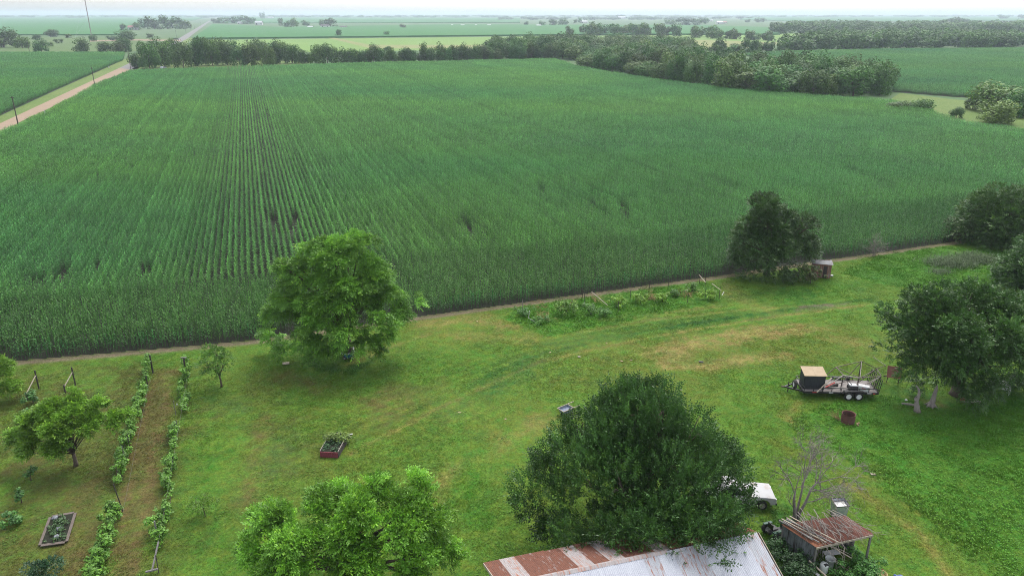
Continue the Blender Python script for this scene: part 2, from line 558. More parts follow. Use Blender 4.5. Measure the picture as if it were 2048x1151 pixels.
def corn_arrays(px_, py_, hgt, nleaf, nseg, wide, r):
    """plants at (px_,py_) local; returns verts, faces, tint"""
    n = len(px_)
    B = []; D = []; SD = []; L = []; W = []; DR = []; T = []
    for i in range(n):
        h = hgt * r.uniform(0.88, 1.1)
        a0 = r.uniform(0, math.pi)
        t0 = r.uniform(0.6, 1.42)
        for k in range(nleaf):
            q = (k + 0.5) / nleaf
            z = h * (0.18 + 0.76 * q)
            a = a0 + math.pi * k + r.normal(0, 0.45)
            el = 0.85 + 0.5 * q + r.normal(0, 0.15)
            d = np.array([math.cos(a) * math.cos(el), math.sin(a) * math.cos(el), math.sin(el)])
            s = np.array([-math.sin(a), math.cos(a), r.normal(0, 0.35)])
            B.append((px_[i], py_[i], z)); D.append(d); SD.append(s / np.linalg.norm(s))
            L.append(r.uniform(0.66, 0.95) * (1.0 - 0.3 * q)); W.append(wide * r.uniform(0.8, 1.2)); DR.append(r.uniform(0.5, 0.95))
            y = r.random()
            T.append(np.array([1.0, 1.0, 1.0]) * t0 * (0.62 + 0.68 * q) * r.uniform(0.8, 1.25) * (np.array([1.25, 1.12, 0.9]) if y < 0.12 else np.array([1, 1, 1])))  # young upper leaves paler, with their extra light and the shade below painted in
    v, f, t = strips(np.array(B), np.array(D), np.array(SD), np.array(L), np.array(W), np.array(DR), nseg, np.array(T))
    # stalks: thin three-sided prisms
    sv = []; sf = []; off = len(v)
    for i in range(n):
        o = off + len(sv)
        for z, rr in ((0, 0.02), (hgt * 0.9, 0.01)):
            for q in range(3):
                sv.append((px_[i] + rr * math.cos(q * 2.09), py_[i] + rr * math.sin(q * 2.09), z))
        for q in range(3):
            sf.append((o + q, o + (q + 1) % 3, o + 3 + (q + 1) % 3, o + 3 + q))
    v = np.concatenate([v, np.array(sv)]); f = f + sf
    t = np.concatenate([t, np.full((len(sv), 3), 1.1)])
    return v, f, t, [0] * len(f)

CORN_H = 2.02
SEG = 3.0
r1 = np.random.default_rng(11)
near_protos = []
for k in range(7):
    n = 12
    yy = (np.arange(n) + 0.5) / n * SEG - SEG / 2 + r1.normal(0, 0.04, n)
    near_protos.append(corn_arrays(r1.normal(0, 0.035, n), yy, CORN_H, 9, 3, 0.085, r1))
mid_protos = []
for k in range(6):
    n = 11
    yy = (np.arange(n) + 0.5) / n * SEG - SEG / 2 + r1.normal(0, 0.05, n)
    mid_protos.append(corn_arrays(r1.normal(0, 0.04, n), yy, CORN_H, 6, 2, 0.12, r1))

main_poly = np.array(list(world_poly([(-350, 754), (0, 724), (520, 679), (850, 631), (1450, 549), (1900, 484), (2048, 459), (2420, 400)])) +
                     list(world_poly([(2420, 302), (2048, 268), (1940, 254), (1860, 232), (1780, 207), (1700, 202), (1500, 189), (1300, 164), (1160, 139),
                                      (1110, 122), (850, 128), (600, 134), (400, 141), (262, 146), (195, 174), (95, 231), (25, 264), (-200, 376), (-600, 560)])))
near_edge = world_poly([(-350, 754), (0, 724), (520, 679), (850, 631), (1450, 549), (1900, 484), (2048, 459), (2420, 400)])
ROW = 0.762
HEAD = 15.0
P = []; A = []
u, v = uv(main_poly[:, 0], main_poly[:, 1])
u0, u1, v0, v1 = u.min(), u.max(), v.min(), v.max()
uu, vv = np.meshgrid(np.arange(u0, u1, ROW), np.arange(v0, v1, SEG))
uu, vv = uu.ravel(), vv.ravel()
x, y = xy(uu, vv)
k = in_poly(x, y, main_poly) & (seg_dist(x, y, near_edge) > HEAD)
P.append(np.stack([x[k], y[k]], 1)); A.append(np.full(k.sum(), RA))
row_id = np.round((uu[k] - u0) / ROW).astype(int)
ROWT = [np.random.default_rng(9).normal(1, .09, 4000)[row_id]]
# headland: rows that follow the near edge
off = ROW * 1.6
ne = near_edge
while off < HEAD:
    for (xa, ya), (xb, yb) in zip(ne[:-1], ne[1:]):
        d = np.array([xb - xa, yb - ya]); Ld = np.linalg.norm(d); d /= Ld
        nn = np.array([-d[1], d[0]])
        m = max(int(Ld / SEG), 1)
        s = (np.arange(m) + 0.5) * Ld / m
        q = np.array([xa, ya]) + d * s[:, None] + nn * off
        P.append(q); A.append(np.full(m, math.atan2(d[1], d[0]) - math.pi / 2)); ROWT.append(np.ones(m))
    off += ROW
P = np.concatenate(P); A = np.concatenate(A); ROWT = np.concatenate(ROWT)
sx, sy = proj(P[:, 0], P[:, 1], 1.0)
k = (sx > -260) & (sx < 2308) & (sy < 1200)
# gaps: skipped rows, wheel tracks, thin spots
def gap(pts, w):
    return seg_dist(P[:, 0], P[:, 1], world_poly(pts)) < w
k &= ~gap([(547, 446), (549, 470)], 0.5)
k &= ~gap([(588, 442), (592, 472)], 0.5)
k &= ~(gap([(508, 165), (522, 178), (545, 275)], 0.38) & (rng.random(len(P)) < .62))
k &= ~(gap([(512, 210), (522, 262), (534, 340)], 0.38) & (rng.random(len(P)) < .5))
k &= ~gap([(74, 566), (72, 574)], 0.9)
k &= ~gap([(134, 548), (131, 566)], 0.9)
thin = gap([(1145, 378), (1200, 398), (1240, 425), (1262, 462)], 1.1) | gap([(1060, 382), (1180, 420), (1215, 445)], 0.8) | \
       gap([(1340, 350), (1420, 368), (1470, 390)], 1.0) | gap([(905, 455), (960, 478)], 1.5) | \
       gap([(1690, 345), (1780, 385)], 1.2) | gap([(280, 540), (320, 560)], 1.0)
k &= ~(thin & (rng.random(len(P)) < 0.55))
k &= rng.random(len(P)) > 0.004
P, A, ROWT = P[k], A[k], ROWT[k]
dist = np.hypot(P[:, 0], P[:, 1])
macro = fbm(P[:, 0] * 0.012, P[:, 1] * 0.02, 4)
meso = fbm(P[:, 0] * 0.11 + 40, P[:, 1] * 0.11, 3)
def corn_tint(P, macro, meso):
    g = 0.82 + 0.40 * meso
    mm = np.clip((macro - .5) * .8 + .55, 0, 1)
    t = np.stack([g * (0.55 + 1.1 * mm), g * (0.8 + 0.42 * mm), g * (1.12 - 0.3 * mm)], 1)
    return t
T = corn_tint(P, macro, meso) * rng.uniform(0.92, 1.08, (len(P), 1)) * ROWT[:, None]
T *= np.where(seg_dist(P[:, 0], P[:, 1], near_edge) < HEAD, .74, 1.0)[:, None] * np.clip(.86 + dist[:, None] / 900, .86, 1.15)  # headland darker; haze and shading painted in as brightness growing with distance
hs_ = ROWT ** .5 * (0.86 + 0.3 * fbm(P[:, 0] * 0.05 + 9, P[:, 1] * 0.05, 3)) * rng.uniform(0.93, 1.07, len(P))
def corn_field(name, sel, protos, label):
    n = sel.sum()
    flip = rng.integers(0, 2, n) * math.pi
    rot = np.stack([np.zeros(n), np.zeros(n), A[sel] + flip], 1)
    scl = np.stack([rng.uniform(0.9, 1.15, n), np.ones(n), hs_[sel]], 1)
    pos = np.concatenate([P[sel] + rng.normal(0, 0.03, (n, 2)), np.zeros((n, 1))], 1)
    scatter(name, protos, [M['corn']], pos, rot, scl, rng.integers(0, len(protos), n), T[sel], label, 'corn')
cut = 170.0
corn_field('corn_crop', dist < cut, near_protos, 'dense green corn filling the nearer half of the big field')
corn_field('corn_crop', dist >= cut, mid_protos, 'green corn rows filling the far half of the big field')
far_sheet_pts = MB()
far_sheet_pts.add([(a, b, -0.02) for a, b in main_poly], [tuple(range(len(main_poly)))])
tag(far_sheet_pts.build('field_soil', M['soil']), kind='structure')

# left and right neighbouring corn, in blocks of three rows
def block_field(name, poly, ang, label, tone):
    sel = np.array(poly)
    c, s = math.cos(ang), math.sin(ang)
    U = sel[:, 0] * c + sel[:, 1] * s; Vv = -sel[:, 0] * s + sel[:, 1] * c
    a, b = np.meshgrid(np.arange(U.min(), U.max(), ROW), np.arange(Vv.min(), Vv.max(), SEG * 1.25))
    a, b = a.ravel(), b.ravel()
    X = a * c - b * s; Y = a * s + b * c
    kk = in_poly(X, Y, sel)
    sx, sy = proj(X, Y, 1.0)
    kk &= (sx > -120) & (sx < 2170)
    X, Y = X[kk], Y[kk]
    n = len(X)
    mc = fbm(X * 0.012 + 31, Y * 0.02, 4); me_ = fbm(X * 0.06 + 4, Y * 0.03, 3)
    t = corn_tint(np.stack([X, Y], 1), mc, me_) * np.array(tone) * rng.uniform(0.9, 1.1, (n, 1))
    rot = np.stack([np.zeros(n), np.zeros(n), ang + rng.integers(0, 2, n) * math.pi], 1)
    scl = np.stack([np.ones(n), np.full(n, 1.25), rng.uniform(0.85, 1.1, n)], 1)
    scatter(name, mid_protos, [M['corn']], np.stack([X, Y, np.zeros(n)], 1), rot, scl, rng.integers(0, len(mid_protos), n), t, label, 'corn')
    mb = MB(); mb.add([(p[0], p[1], -0.02) for p in poly], [tuple(range(len(poly)))])
    tag(mb.build('field_soil', M['soil']), kind='structure')
block_field('corn_crop', world_poly([(-260, 108), (250, 108), (246, 121), (120, 176), (0, 231), (-160, 305)]), RA, 'green corn field left of the gravel road', (0.95, 1.02, 1.0))
block_field('corn_crop', world_poly([(1490, 111), (1560, 106), (1800, 101), (2048, 99), (2160, 101), (2160, 205), (2048, 203), (1900, 193), (1790, 184), (1700, 150), (1560, 124)]), R(96), 'green corn field behind the tree belt on the right', (0.92, 1.0, 1.05))

# front row of single corn plants along the dirt strip
plant_meshes = []
for k in range(6):
    v_, f_, t_, _ = corn_arrays(np.zeros(1), np.zeros(1), CORN_H, 10, 4, 0.09, r1)
    me = bpy.data.meshes.new('corn_plant')
    me.from_pydata([tuple(q) for q in v_], [], f_)
    a = me.attributes.new('vtint', 'FLOAT_COLOR', 'POINT')
    a.data.foreach_set('color', np.concatenate([t_, np.ones((len(t_), 1))], 1).astype(np.float32).ravel())
    me.materials.append(M['corn_plant'])
    plant_meshes.append(me)
def front_row(pa, pb, n):
    for i in range(n):
        q = pa.lerp(pb, (i + random.uniform(0.3, 0.7)) / n)
        o = link_mesh('corn_plant', random.choice(plant_meshes))
        o.location = (q.x + random.gauss(0, .05), q.y + random.gauss(0, .05) + 0.35, 0)
        o.rotation_euler = (0, 0, random.uniform(0, 6.28))
        s = random.uniform(0.82, 1.02)
        o.scale = (s, s, s)
        tag(o, 'single corn plant in the front row beside the bare dirt strip', 'corn plant', 'corn plants of the front row')
front_row(at(20, 722), at(520, 679), 72)
front_row(at(848, 631), at(1445, 550), 150)
front_row(at(1672, 517), at(1900, 484), 60)

# ------------------------------------------------------------------ farmyard lawn
GREEN = np.array([0.074, 0.160, 0.018]); LUSH = np.array([0.044, 0.148, 0.012]); DARKG = np.array([0.026, 0.090, 0.014])
STRAW = np.array([0.225, 0.185, 0.060]); OLIVE = np.array([0.082, 0.092, 0.022]); BROWN = np.array([0.125, 0.092, 0.036]); DIRT = np.array([0.165, 0.120, 0.090])
YEL = np.array([0.110, 0.130, 0.022])
BLU = np.array([0.038, 0.095, 0.030])
dirt_edge = near_edge - np.array([-0.35, 1.0]) * 0.55
# strokes: colour, strength, half width in metres, pixel polyline, ragged scale
STROKES = [
    (STRAW, .8, .3, [(700, 905), (880, 815), (1080, 722), (1300, 674), (1500, 640), (1740, 608)]), (DARKG, .8, .32, [(690, 890), (870, 800), (1075, 708), (1300, 661), (1500, 629), (1740, 598)]),
    (YEL, .55, 5.0, [(860, 660), (1060, 690), (1300, 720), (1500, 700), (1740, 690)]),
    (YEL, .5, 5.0, [(700, 860), (860, 790), (1000, 850)]),
    (YEL, .5, 3.5, [(1200, 760), (1500, 780), (1560, 830)]),
    (OLIVE, .95, 7.0, [(60, 800), (150, 950), (60, 1120)]),
    (OLIVE, .95, 5.0, [(260, 790), (240, 960), (190, 1140)]),
    (OLIVE, .5, 3.0, [(500, 760), (560, 900), (480, 1010)]),
    (BROWN, .95, .75, [(337, 745), (300, 900), (262, 1150)]),
    (BROWN, .9, .65, [(318, 745), (272, 900), (232, 1150)]),
    (OLIVE, .8, .35, [(328, 745), (286, 900), (247, 1150)]),
    (BROWN, .5, 1.4, [(130, 1050), (160, 1100), (140, 1150)]),
    (BROWN, .45, 1.0, [(20, 940), (60, 920)]), (BROWN, .4, 1.2, [(200, 950), (180, 985)]),
    (BROWN, .5, .7, [(530, 830), (510, 900), (500, 990), (480, 1010)]),
    (BROWN, .75, 1.5, [(750, 800), (800, 782)]), (BROWN, .5, 1.6, [(770, 830), (820, 800), (880, 775)]),
    (BROWN, .5, 1.3, [(560, 745), (620, 775)]),
    (STRAW, .45, 1.3, [(1080, 845), (1000, 890), (880, 960)]), (STRAW, .4, .8, [(900, 930), (870, 1000)]),
    (STRAW, .6, 1.3, [(850, 650), (950, 637), (1010, 650)]), (STRAW, .45, 1.2, [(900, 670), (1050, 680)]), (STRAW, .4, .5, [(690, 730), (790, 690), (850, 670)]),
    (STRAW, .95, 1.5, [(1330, 697), (1420, 682), (1470, 672), (1590, 660)]), (STRAW, .6, 1.0, [(1480, 668), (1560, 655), (1650, 655)]),
    (STRAW, .9, .9, [(1330, 732), (1420, 735), (1480, 720), (1570, 712)]), (STRAW, .6, 1.2, [(1280, 705), (1360, 715)]),
    (STRAW, .5, .4, [(1200, 640), (1330, 625), (1440, 612)]), (STRAW, .5, .35, [(1160, 665), (1300, 640), (1480, 620), (1590, 612)]),
    (STRAW, .5, .8, [(1640, 672), (1740, 690)]), (STRAW, .4, 1.2, [(1440, 580), (1500, 610), (1540, 625)]),
    (BROWN, .5, 1.1, [(1450, 570), (1490, 590)]),
    (DARKG, .5, 1.5, [(980, 790), (1080, 705), (1200, 668), (1350, 645), (1520, 628)]), (DARKG, .6, .5, [(1340, 655), (1480, 634), (1600, 618), (1740, 600)]),
    (BLU, .25, 2.0, [(900, 830), (960, 790), (1060, 720)]), (BLU, .35, 1.2, [(430, 790), (480, 820)]), (BLU, .3, 1.6, [(590, 870), (540, 930)]),
    (LUSH, .6, 2.4, [(1580, 600), (1700, 570), (1900, 520)]), (DARKG, .5, 2.2, [(1500, 590), (1600, 590)]),
    (LUSH, .75, 1.3, [(960, 900), (930, 960), (955, 1040)]), (LUSH, .45, 3.0, [(880, 720), (1000, 700), (860, 770)]),
    (LUSH, .5, 2.5, [(1560, 770), (1480, 760), (1540, 860)]), (LUSH, .5, 2.0, [(420, 900), (400, 1010), (430, 1110)]),
    (YEL, .9, .7, [(1575, 830), (1660, 880), (1760, 940), (1860, 1030), (1990, 1130)]), (STRAW, .45, .3, [(1600, 800), (1570, 835), (1640, 880), (1700, 910)]),
    (STRAW, .75, .35, [(1680, 960), (1760, 1010), (1850, 1075), (1900, 1151)]), (YEL, .6, .7, [(1540, 880), (1680, 950), (1800, 1040), (1900, 1140)]),
    (STRAW, .4, .5, [(1730, 940), (1760, 960)]),
    (DIRT, .8, .25, [(1602, 614), (1630, 611), (1660, 609)]), (DIRT, .5, .3, [(1590, 620), (1640, 616), (1700, 606)]),
    (DARKG, .6, 2.0, [(1790, 780), (1900, 800), (2048, 800)]), (BROWN, .5, .9, [(1815, 815), (1880, 810)]),
]
TALL = [(world_poly([(1575, 850), (1650, 810), (1770, 790), (1900, 815), (2060, 790), (2240, 820), (2300, 1180), (2010, 1180), (1900, 1085), (1800, 1000), (1690, 915)]), 1.0, LUSH),
        (world_poly([(1008, 633), (1060, 605), (1200, 588), (1400, 562), (1445, 575), (1440, 600), (1250, 640), (1090, 675)]), 1.0, LUSH),
        (world_poly([(1690, 545), (1760, 510), (1880, 492), (1980, 500), (2060, 520), (2060, 570), (1800, 575)]), 0.7, LUSH),
        (world_poly([(1545, 1020), (1600, 1010), (1560, 1090), (1640, 1180), (1560, 1180), (1515, 1060)]), 0.8, DARKG),
        (world_poly([(1660, 1151), (1650, 1125), (1740, 1120), (1770, 1180), (1660, 1180)]), 0.9, DARKG),
        (world_poly([(560, 700), (690, 735), (760, 710), (720, 745), (640, 740)]), 0.3, DARKG)]
WSTROKES = [(c, s, w, world_poly(p)) for c, s, w, p in STROKES]

MOW = world_poly([(560, 900), (900, 770), (1100, 695), (1350, 655), (1750, 600)])
def lawn(x, y):
    """colour and tallness of the farmyard grass at world metres"""
    n1 = fbm(x * 0.12, y * 0.12, 4); n2 = fbm(x * 0.5 + 50, y * 0.5, 3); n3 = fbm(x * 1.7 + 5, y * 1.7, 3)
    nf = fbm(x * 3.1 + 77, y * 3.1, 2)
    wob = (n2 - 0.5) * 1.6 + (n3 - 0.5) * 1.2
    c = GREEN * (1 - n1)[:, None] + (0.55 * GREEN + 0.45 * YEL) * n1[:, None]
    tall = np.zeros(len(x))
    for col, s, w, pl in WSTROKES:
        d = seg_dist(x, y, pl) / w + wob
        f = s * np.clip(1.3 - d, 0, 1) * np.clip(2.0 * (nf - .12), 0.25, 1.4)
        f = np.clip(f, 0, 1)[:, None]
        c = c * (1 - f) + col * f
    for pl, s, col in TALL:
        ins = in_poly(x + (n2 - .5) * 1.5, y + (n3 - .5) * 1.5, pl)
        tall = np.where(ins, s, tall)
        f = np.where(ins, 0.65, 0)[:, None]
        c = c * (1 - f) + col * f
    ms = seg_dist(x, y, MOW)
    c = c * (1 + np.clip(1 - ms / 9, 0, 1) * .13 * np.sin(ms * 6.0 + n2 * 2.5))[:, None]
    d = seg_dist(x, y, dirt_edge)
    f = np.clip(1.35 - d / 0.55 + wob * .35, 0, 1)
    f = np.where(seg_dist(x, y, near_edge) < 0.1, 1, f)
    bare = f * 1.0
    f = (f * 0.85)[:, None]
    c = c * (1 - f) + DIRT * f
    c = c * (0.80 + 0.40 * n3)[:, None] * (0.9 + 0.2 * n2)[:, None]
    return c, tall, bare

yard_poly = np.array(list(near_edge) + [tuple(at(2420, 700)[:2]), (75, 26), (-50, 26), tuple(at(-350, 900)[:2])])
GX, GY = np.meshgrid(np.arange(-72, 112, 0.3), np.arange(25.6, 124, 0.3))
c, tl, br = lawn(GX.ravel(), GY.ravel())
ny, nx = GX.shape
und = (fbm(GX * 0.15, GY * 0.15, 3) - 0.5) * 0.10
V = np.stack([GX.ravel(), GY.ravel(), und.ravel()], 1)
ii = np.arange(ny * nx).reshape(ny, nx)
Fq = np.stack([ii[:-1, :-1], ii[:-1, 1:], ii[1:, 1:], ii[1:, :-1]], -1).reshape(-1, 4)
cx = V[Fq].mean(1)
keep = in_poly(cx[:, 0], cx[:, 1], yard_poly)
Fq = Fq[keep]
me = bpy.data.meshes.new('farmyard_lawn')
me.from_pydata(V.tolist(), [], Fq.tolist())
a = me.attributes.new('lawncol', 'FLOAT_COLOR', 'POINT')
a.data.foreach_set('color', np.concatenate([c, np.ones((len(c), 1))], 1).astype(np.float32).ravel())
bm = bmesh.new(); bm.from_mesh(me)
bmesh.ops.delete(bm, geom=[v for v in bm.verts if not v.link_faces], context='VERTS')
bm.to_mesh(me); bm.free()
m, n, l = new_mat('lawn')
out = n.new('ShaderNodeOutputMaterial'); b = n.new('ShaderNodeBsdfPrincipled')
b.inputs['Roughness'].default_value = 0.95; b.inputs['Specular IOR Level'].default_value = 0.1
l.new(b.outputs[0], out.inputs['Surface'])
at_ = n.new('ShaderNodeAttribute'); at_.attribute_name = 'lawncol'
ge = n.new('ShaderNodeNewGeometry')
nz = n.new('ShaderNodeTexNoise'); nz.inputs['Scale'].default_value = 5.0; nz.inputs['Detail'].default_value = 9; nz.inputs['Roughness'].default_value = 0.75
l.new(ge.outputs['Position'], nz.inputs['Vector'])
mr = n.new('ShaderNodeMapRange'); mr.inputs['From Min'].default_value = .3; mr.inputs['From Max'].default_value = .7; mr.inputs['To Min'].default_value = 0.35; mr.inputs['To Max'].default_value = 1.2
l.new(nz.outputs['Fac'], mr.inputs['Value'])
mx = n.new('ShaderNodeMix'); mx.data_type = 'RGBA'; mx.blend_type = 'MULTIPLY'; mx.inputs['Factor'].default_value = 1
n7 = n.new('ShaderNodeTexNoise'); n7.inputs['Scale'].default_value = 1.1; n7.inputs['Detail'].default_value = 7; n7.inputs['Roughness'].default_value = .7
l.new(ge.outputs['Position'], n7.inputs['Vector'])
m7 = n.new('ShaderNodeMapRange'); m7.inputs['From Min'].default_value = .3; m7.inputs['From Max'].default_value = .7; m7.inputs['To Min'].default_value = .46; m7.inputs['To Max'].default_value = .54
l.new(n7.outputs['Fac'], m7.inputs['Value'])
h7 = n.new('ShaderNodeHueSaturation'); l.new(m7.outputs[0], h7.inputs['Hue']); l.new(at_.outputs['Color'], h7.inputs['Color'])
l.new(h7.outputs['Color'], mx.inputs['A']); l.new(mr.outputs[0], mx.inputs['B'])
l.new(mx.outputs['Result'], b.inputs['Base Color'])
bp = n.new('ShaderNodeBump'); bp.inputs['Strength'].default_value = .8; bp.inputs['Distance'].default_value = .08
l.new(nz.outputs['Fac'], bp.inputs['Height']); l.new(bp.outputs[0], b.inputs['Normal'])
me.materials.append(m)
tag(link_mesh('farmyard_lawn', me), kind='structure')

# grass blades on it
M['grass'] = leaf_mat('grass_blade', (1.25, 1.25, 1.25), trans=0.25, rough=0.6, attr='itint', attr_type='INSTANCER', spec=0.1)
r2 = np.random.default_rng(5)
def tuft_patch(n, size, h, wide, lean, broad=0):
    a = r2.uniform(0, 2 * math.pi, n)
    cl = r2.uniform(-size / 2, size / 2, (max(n // 9, 2), 2))
    bxy = cl[r2.integers(0, len(cl), n)] + r2.normal(0, size * 0.045, (n, 2))
    base = np.concatenate([bxy, np.full((n, 1), -0.01)], 1)
    el = r2.uniform(1.45 - lean, 1.5, n)
    d = np.stack([np.cos(a) * np.cos(el), np.sin(a) * np.cos(el), np.sin(el)], 1)
    s = np.stack([-np.sin(a), np.cos(a), r2.normal(0, .3, n)], 1); s /= np.linalg.norm(s, axis=1)[:, None]
    t = np.repeat(r2.uniform(0.7, 1.3, (n, 1)), 3, 1) * np.stack([r2.uniform(.85, 1.25, n), np.ones(n), r2.uniform(.7, 1.2, n)], 1)
    v, f, tt = strips(base, d, s, h * r2.uniform(.6, 1.2, n), np.full(n, wide) * r2.uniform(.7, 1.3, n), r2.uniform(.1, .5, n), 1, t)
    if broad:
        m_ = broad
        a = r2.uniform(0, 2 * math.pi, m_); el = r2.uniform(.1, .8, m_)
        base = np.concatenate([r2.uniform(-size / 2, size / 2, (m_, 2)), r2.uniform(.3, .9, (m_, 1)) * h], 1)
        d = np.stack([np.cos(a) * np.cos(el), np.sin(a) * np.cos(el), np.sin(el)], 1)
        s = np.stack([-np.sin(a), np.cos(a), np.zeros(m_)], 1)
        v2, f2, t2 = strips(base, d, s, r2.uniform(.1, .2, m_), r2.uniform(.05, .09, m_), np.full(m_, .5), 2, np.repeat(r2.uniform(.8, 1.35, (m_, 1)), 3, 1))
        f = f + [tuple(i + len(v) for i in q) for q in f2]
        v = np.concatenate([v, v2]); tt = np.concatenate([tt, t2])
    return v, f, tt, [0] * len(f)
mown = [tuft_patch(260, 0.9, 0.075, 0.021, 1.0) for _ in range(5)]
tallp = [tuft_patch(260, 0.9, 0.2, 0.02, 0.95, broad=7) for _ in range(5)]
gx, gy = np.meshgrid(np.arange(-70, 110, 0.6), np.arange(27, 124, 0.6))
gx = gx.ravel() + rng.uniform(-.3, .3, gx.size); gy = gy.ravel() + rng.uniform(-.3, .3, gy.size)
k = in_poly(gx, gy, yard_poly)
sx, sy = proj(gx, gy, 0)
k &= (sx > -160) & (sx < 2210) & (sy < 1230)
gx, gy = gx[k], gy[k]
c, tl, br = lawn(gx, gy)
k = rng.random(len(gx)) > br * 1.1
gx, gy, c, tl = gx[k], gy[k], c[k], tl[k]
weed = (fbm(gx * .55 + 13, gy * .55, 3) > .60) & (rng.random(len(gx)) < .5) & (tl == 0)
c[weed] *= np.array([.8, .98, .9])
isT = weed | (tl > 0) & (rng.random(len(gx)) < 0.35 + 0.65 * tl)
def grass(sel, protos, label, hv):
    n = int(sel.sum())
    rot = np.stack([np.zeros(n), np.zeros(n), rng.uniform(0, 6.28, n)], 1)
    h = hv(gx[sel], gy[sel]) * rng.uniform(.8, 1.2, n)
    scl = np.stack([np.ones(n), np.ones(n), h], 1)
    scatter('grass', protos, [M['grass']], np.stack([gx[sel], gy[sel], np.zeros(n)], 1), rot, scl, rng.integers(0, len(protos), n), c[sel], label, 'grass')
grass(~isT, mown, 'short mown grass of the farmyard', lambda x, y: .6 + .9 * fbm(x * .3, y * .3, 3))
grass(isT, tallp, 'rank unmown grass and weeds at the edges of the yard', lambda x, y: np.where(tl[isT] > 0, .15 + 1.9 * fbm(x * .5, y * .5, 3) ** 1.3, .42))

# ------------------------------------------------------------------ trees
def quads_mesh(name, Q, tint, mat):
    """Q: n,4,3 leaf quads"""
    n = len(Q)
    me = bpy.data.meshes.new(name)
    me.vertices.add(n * 4); me.vertices.foreach_set('co', Q.astype(np.float32).ravel())
    me.loops.add(n * 4); me.loops.foreach_set('vertex_index', np.arange(n * 4, dtype=np.int32))
    me.polygons.add(n); me.polygons.foreach_set('loop_start', np.arange(0, n * 4, 4, dtype=np.int32))
    me.update()
    a = me.attributes.new('vtint', 'FLOAT_COLOR', 'POINT')
    t = np.concatenate([np.repeat(tint, 4, 0), np.ones((n * 4, 1))], 1)
    a.data.foreach_set('color', t.astype(np.float32).ravel())
    me.materials.append(mat)
    return me

def sprig_leaves(p, d, nrm, L, nl, leafL, leafW, r, tint, splay=0.85, droop=0.25):
    """p,d,nrm per sprig; nl leaflets on alternate sides"""
    n = len(p)
    side = unit(np.cross(d, nrm))
    nn = unit(np.cross(side, d))
    Q = []; T = []
    for i in range(nl):
        t = (i + 0.6) / nl
        sg = 1 if i % 2 else -1
        last = i == nl - 1
        b = p + d * (L * t)[:, None] - np.array([0, 0, 1]) * (L * droop * t * t)[:, None]
        ld = d * (1.0 if last else 0.55) + side * (0 if last else sg * splay) + r.normal(0, 0.22, (n, 3)) - np.array([0, 0, droop * 0.7])
        ld = unit(ld)
        ls = unit(np.cross(ld, nn + r.normal(0, 0.3, (n, 3))))
        ll = leafL * r.uniform(.7, 1.25, n); lw = leafW * r.uniform(.75, 1.25, n)
        m = b + ld * (ll * .45)[:, None]
        Q.append(np.stack([b, m + ls * (lw / 2)[:, None], b + ld * ll[:, None] - np.array([0, 0, 1]) * (ll * .15)[:, None], m - ls * (lw / 2)[:, None]], 1))
        T.append(tint * r.uniform(.85, 1.18, (n, 1)))
    return np.concatenate(Q), np.concatenate(T)

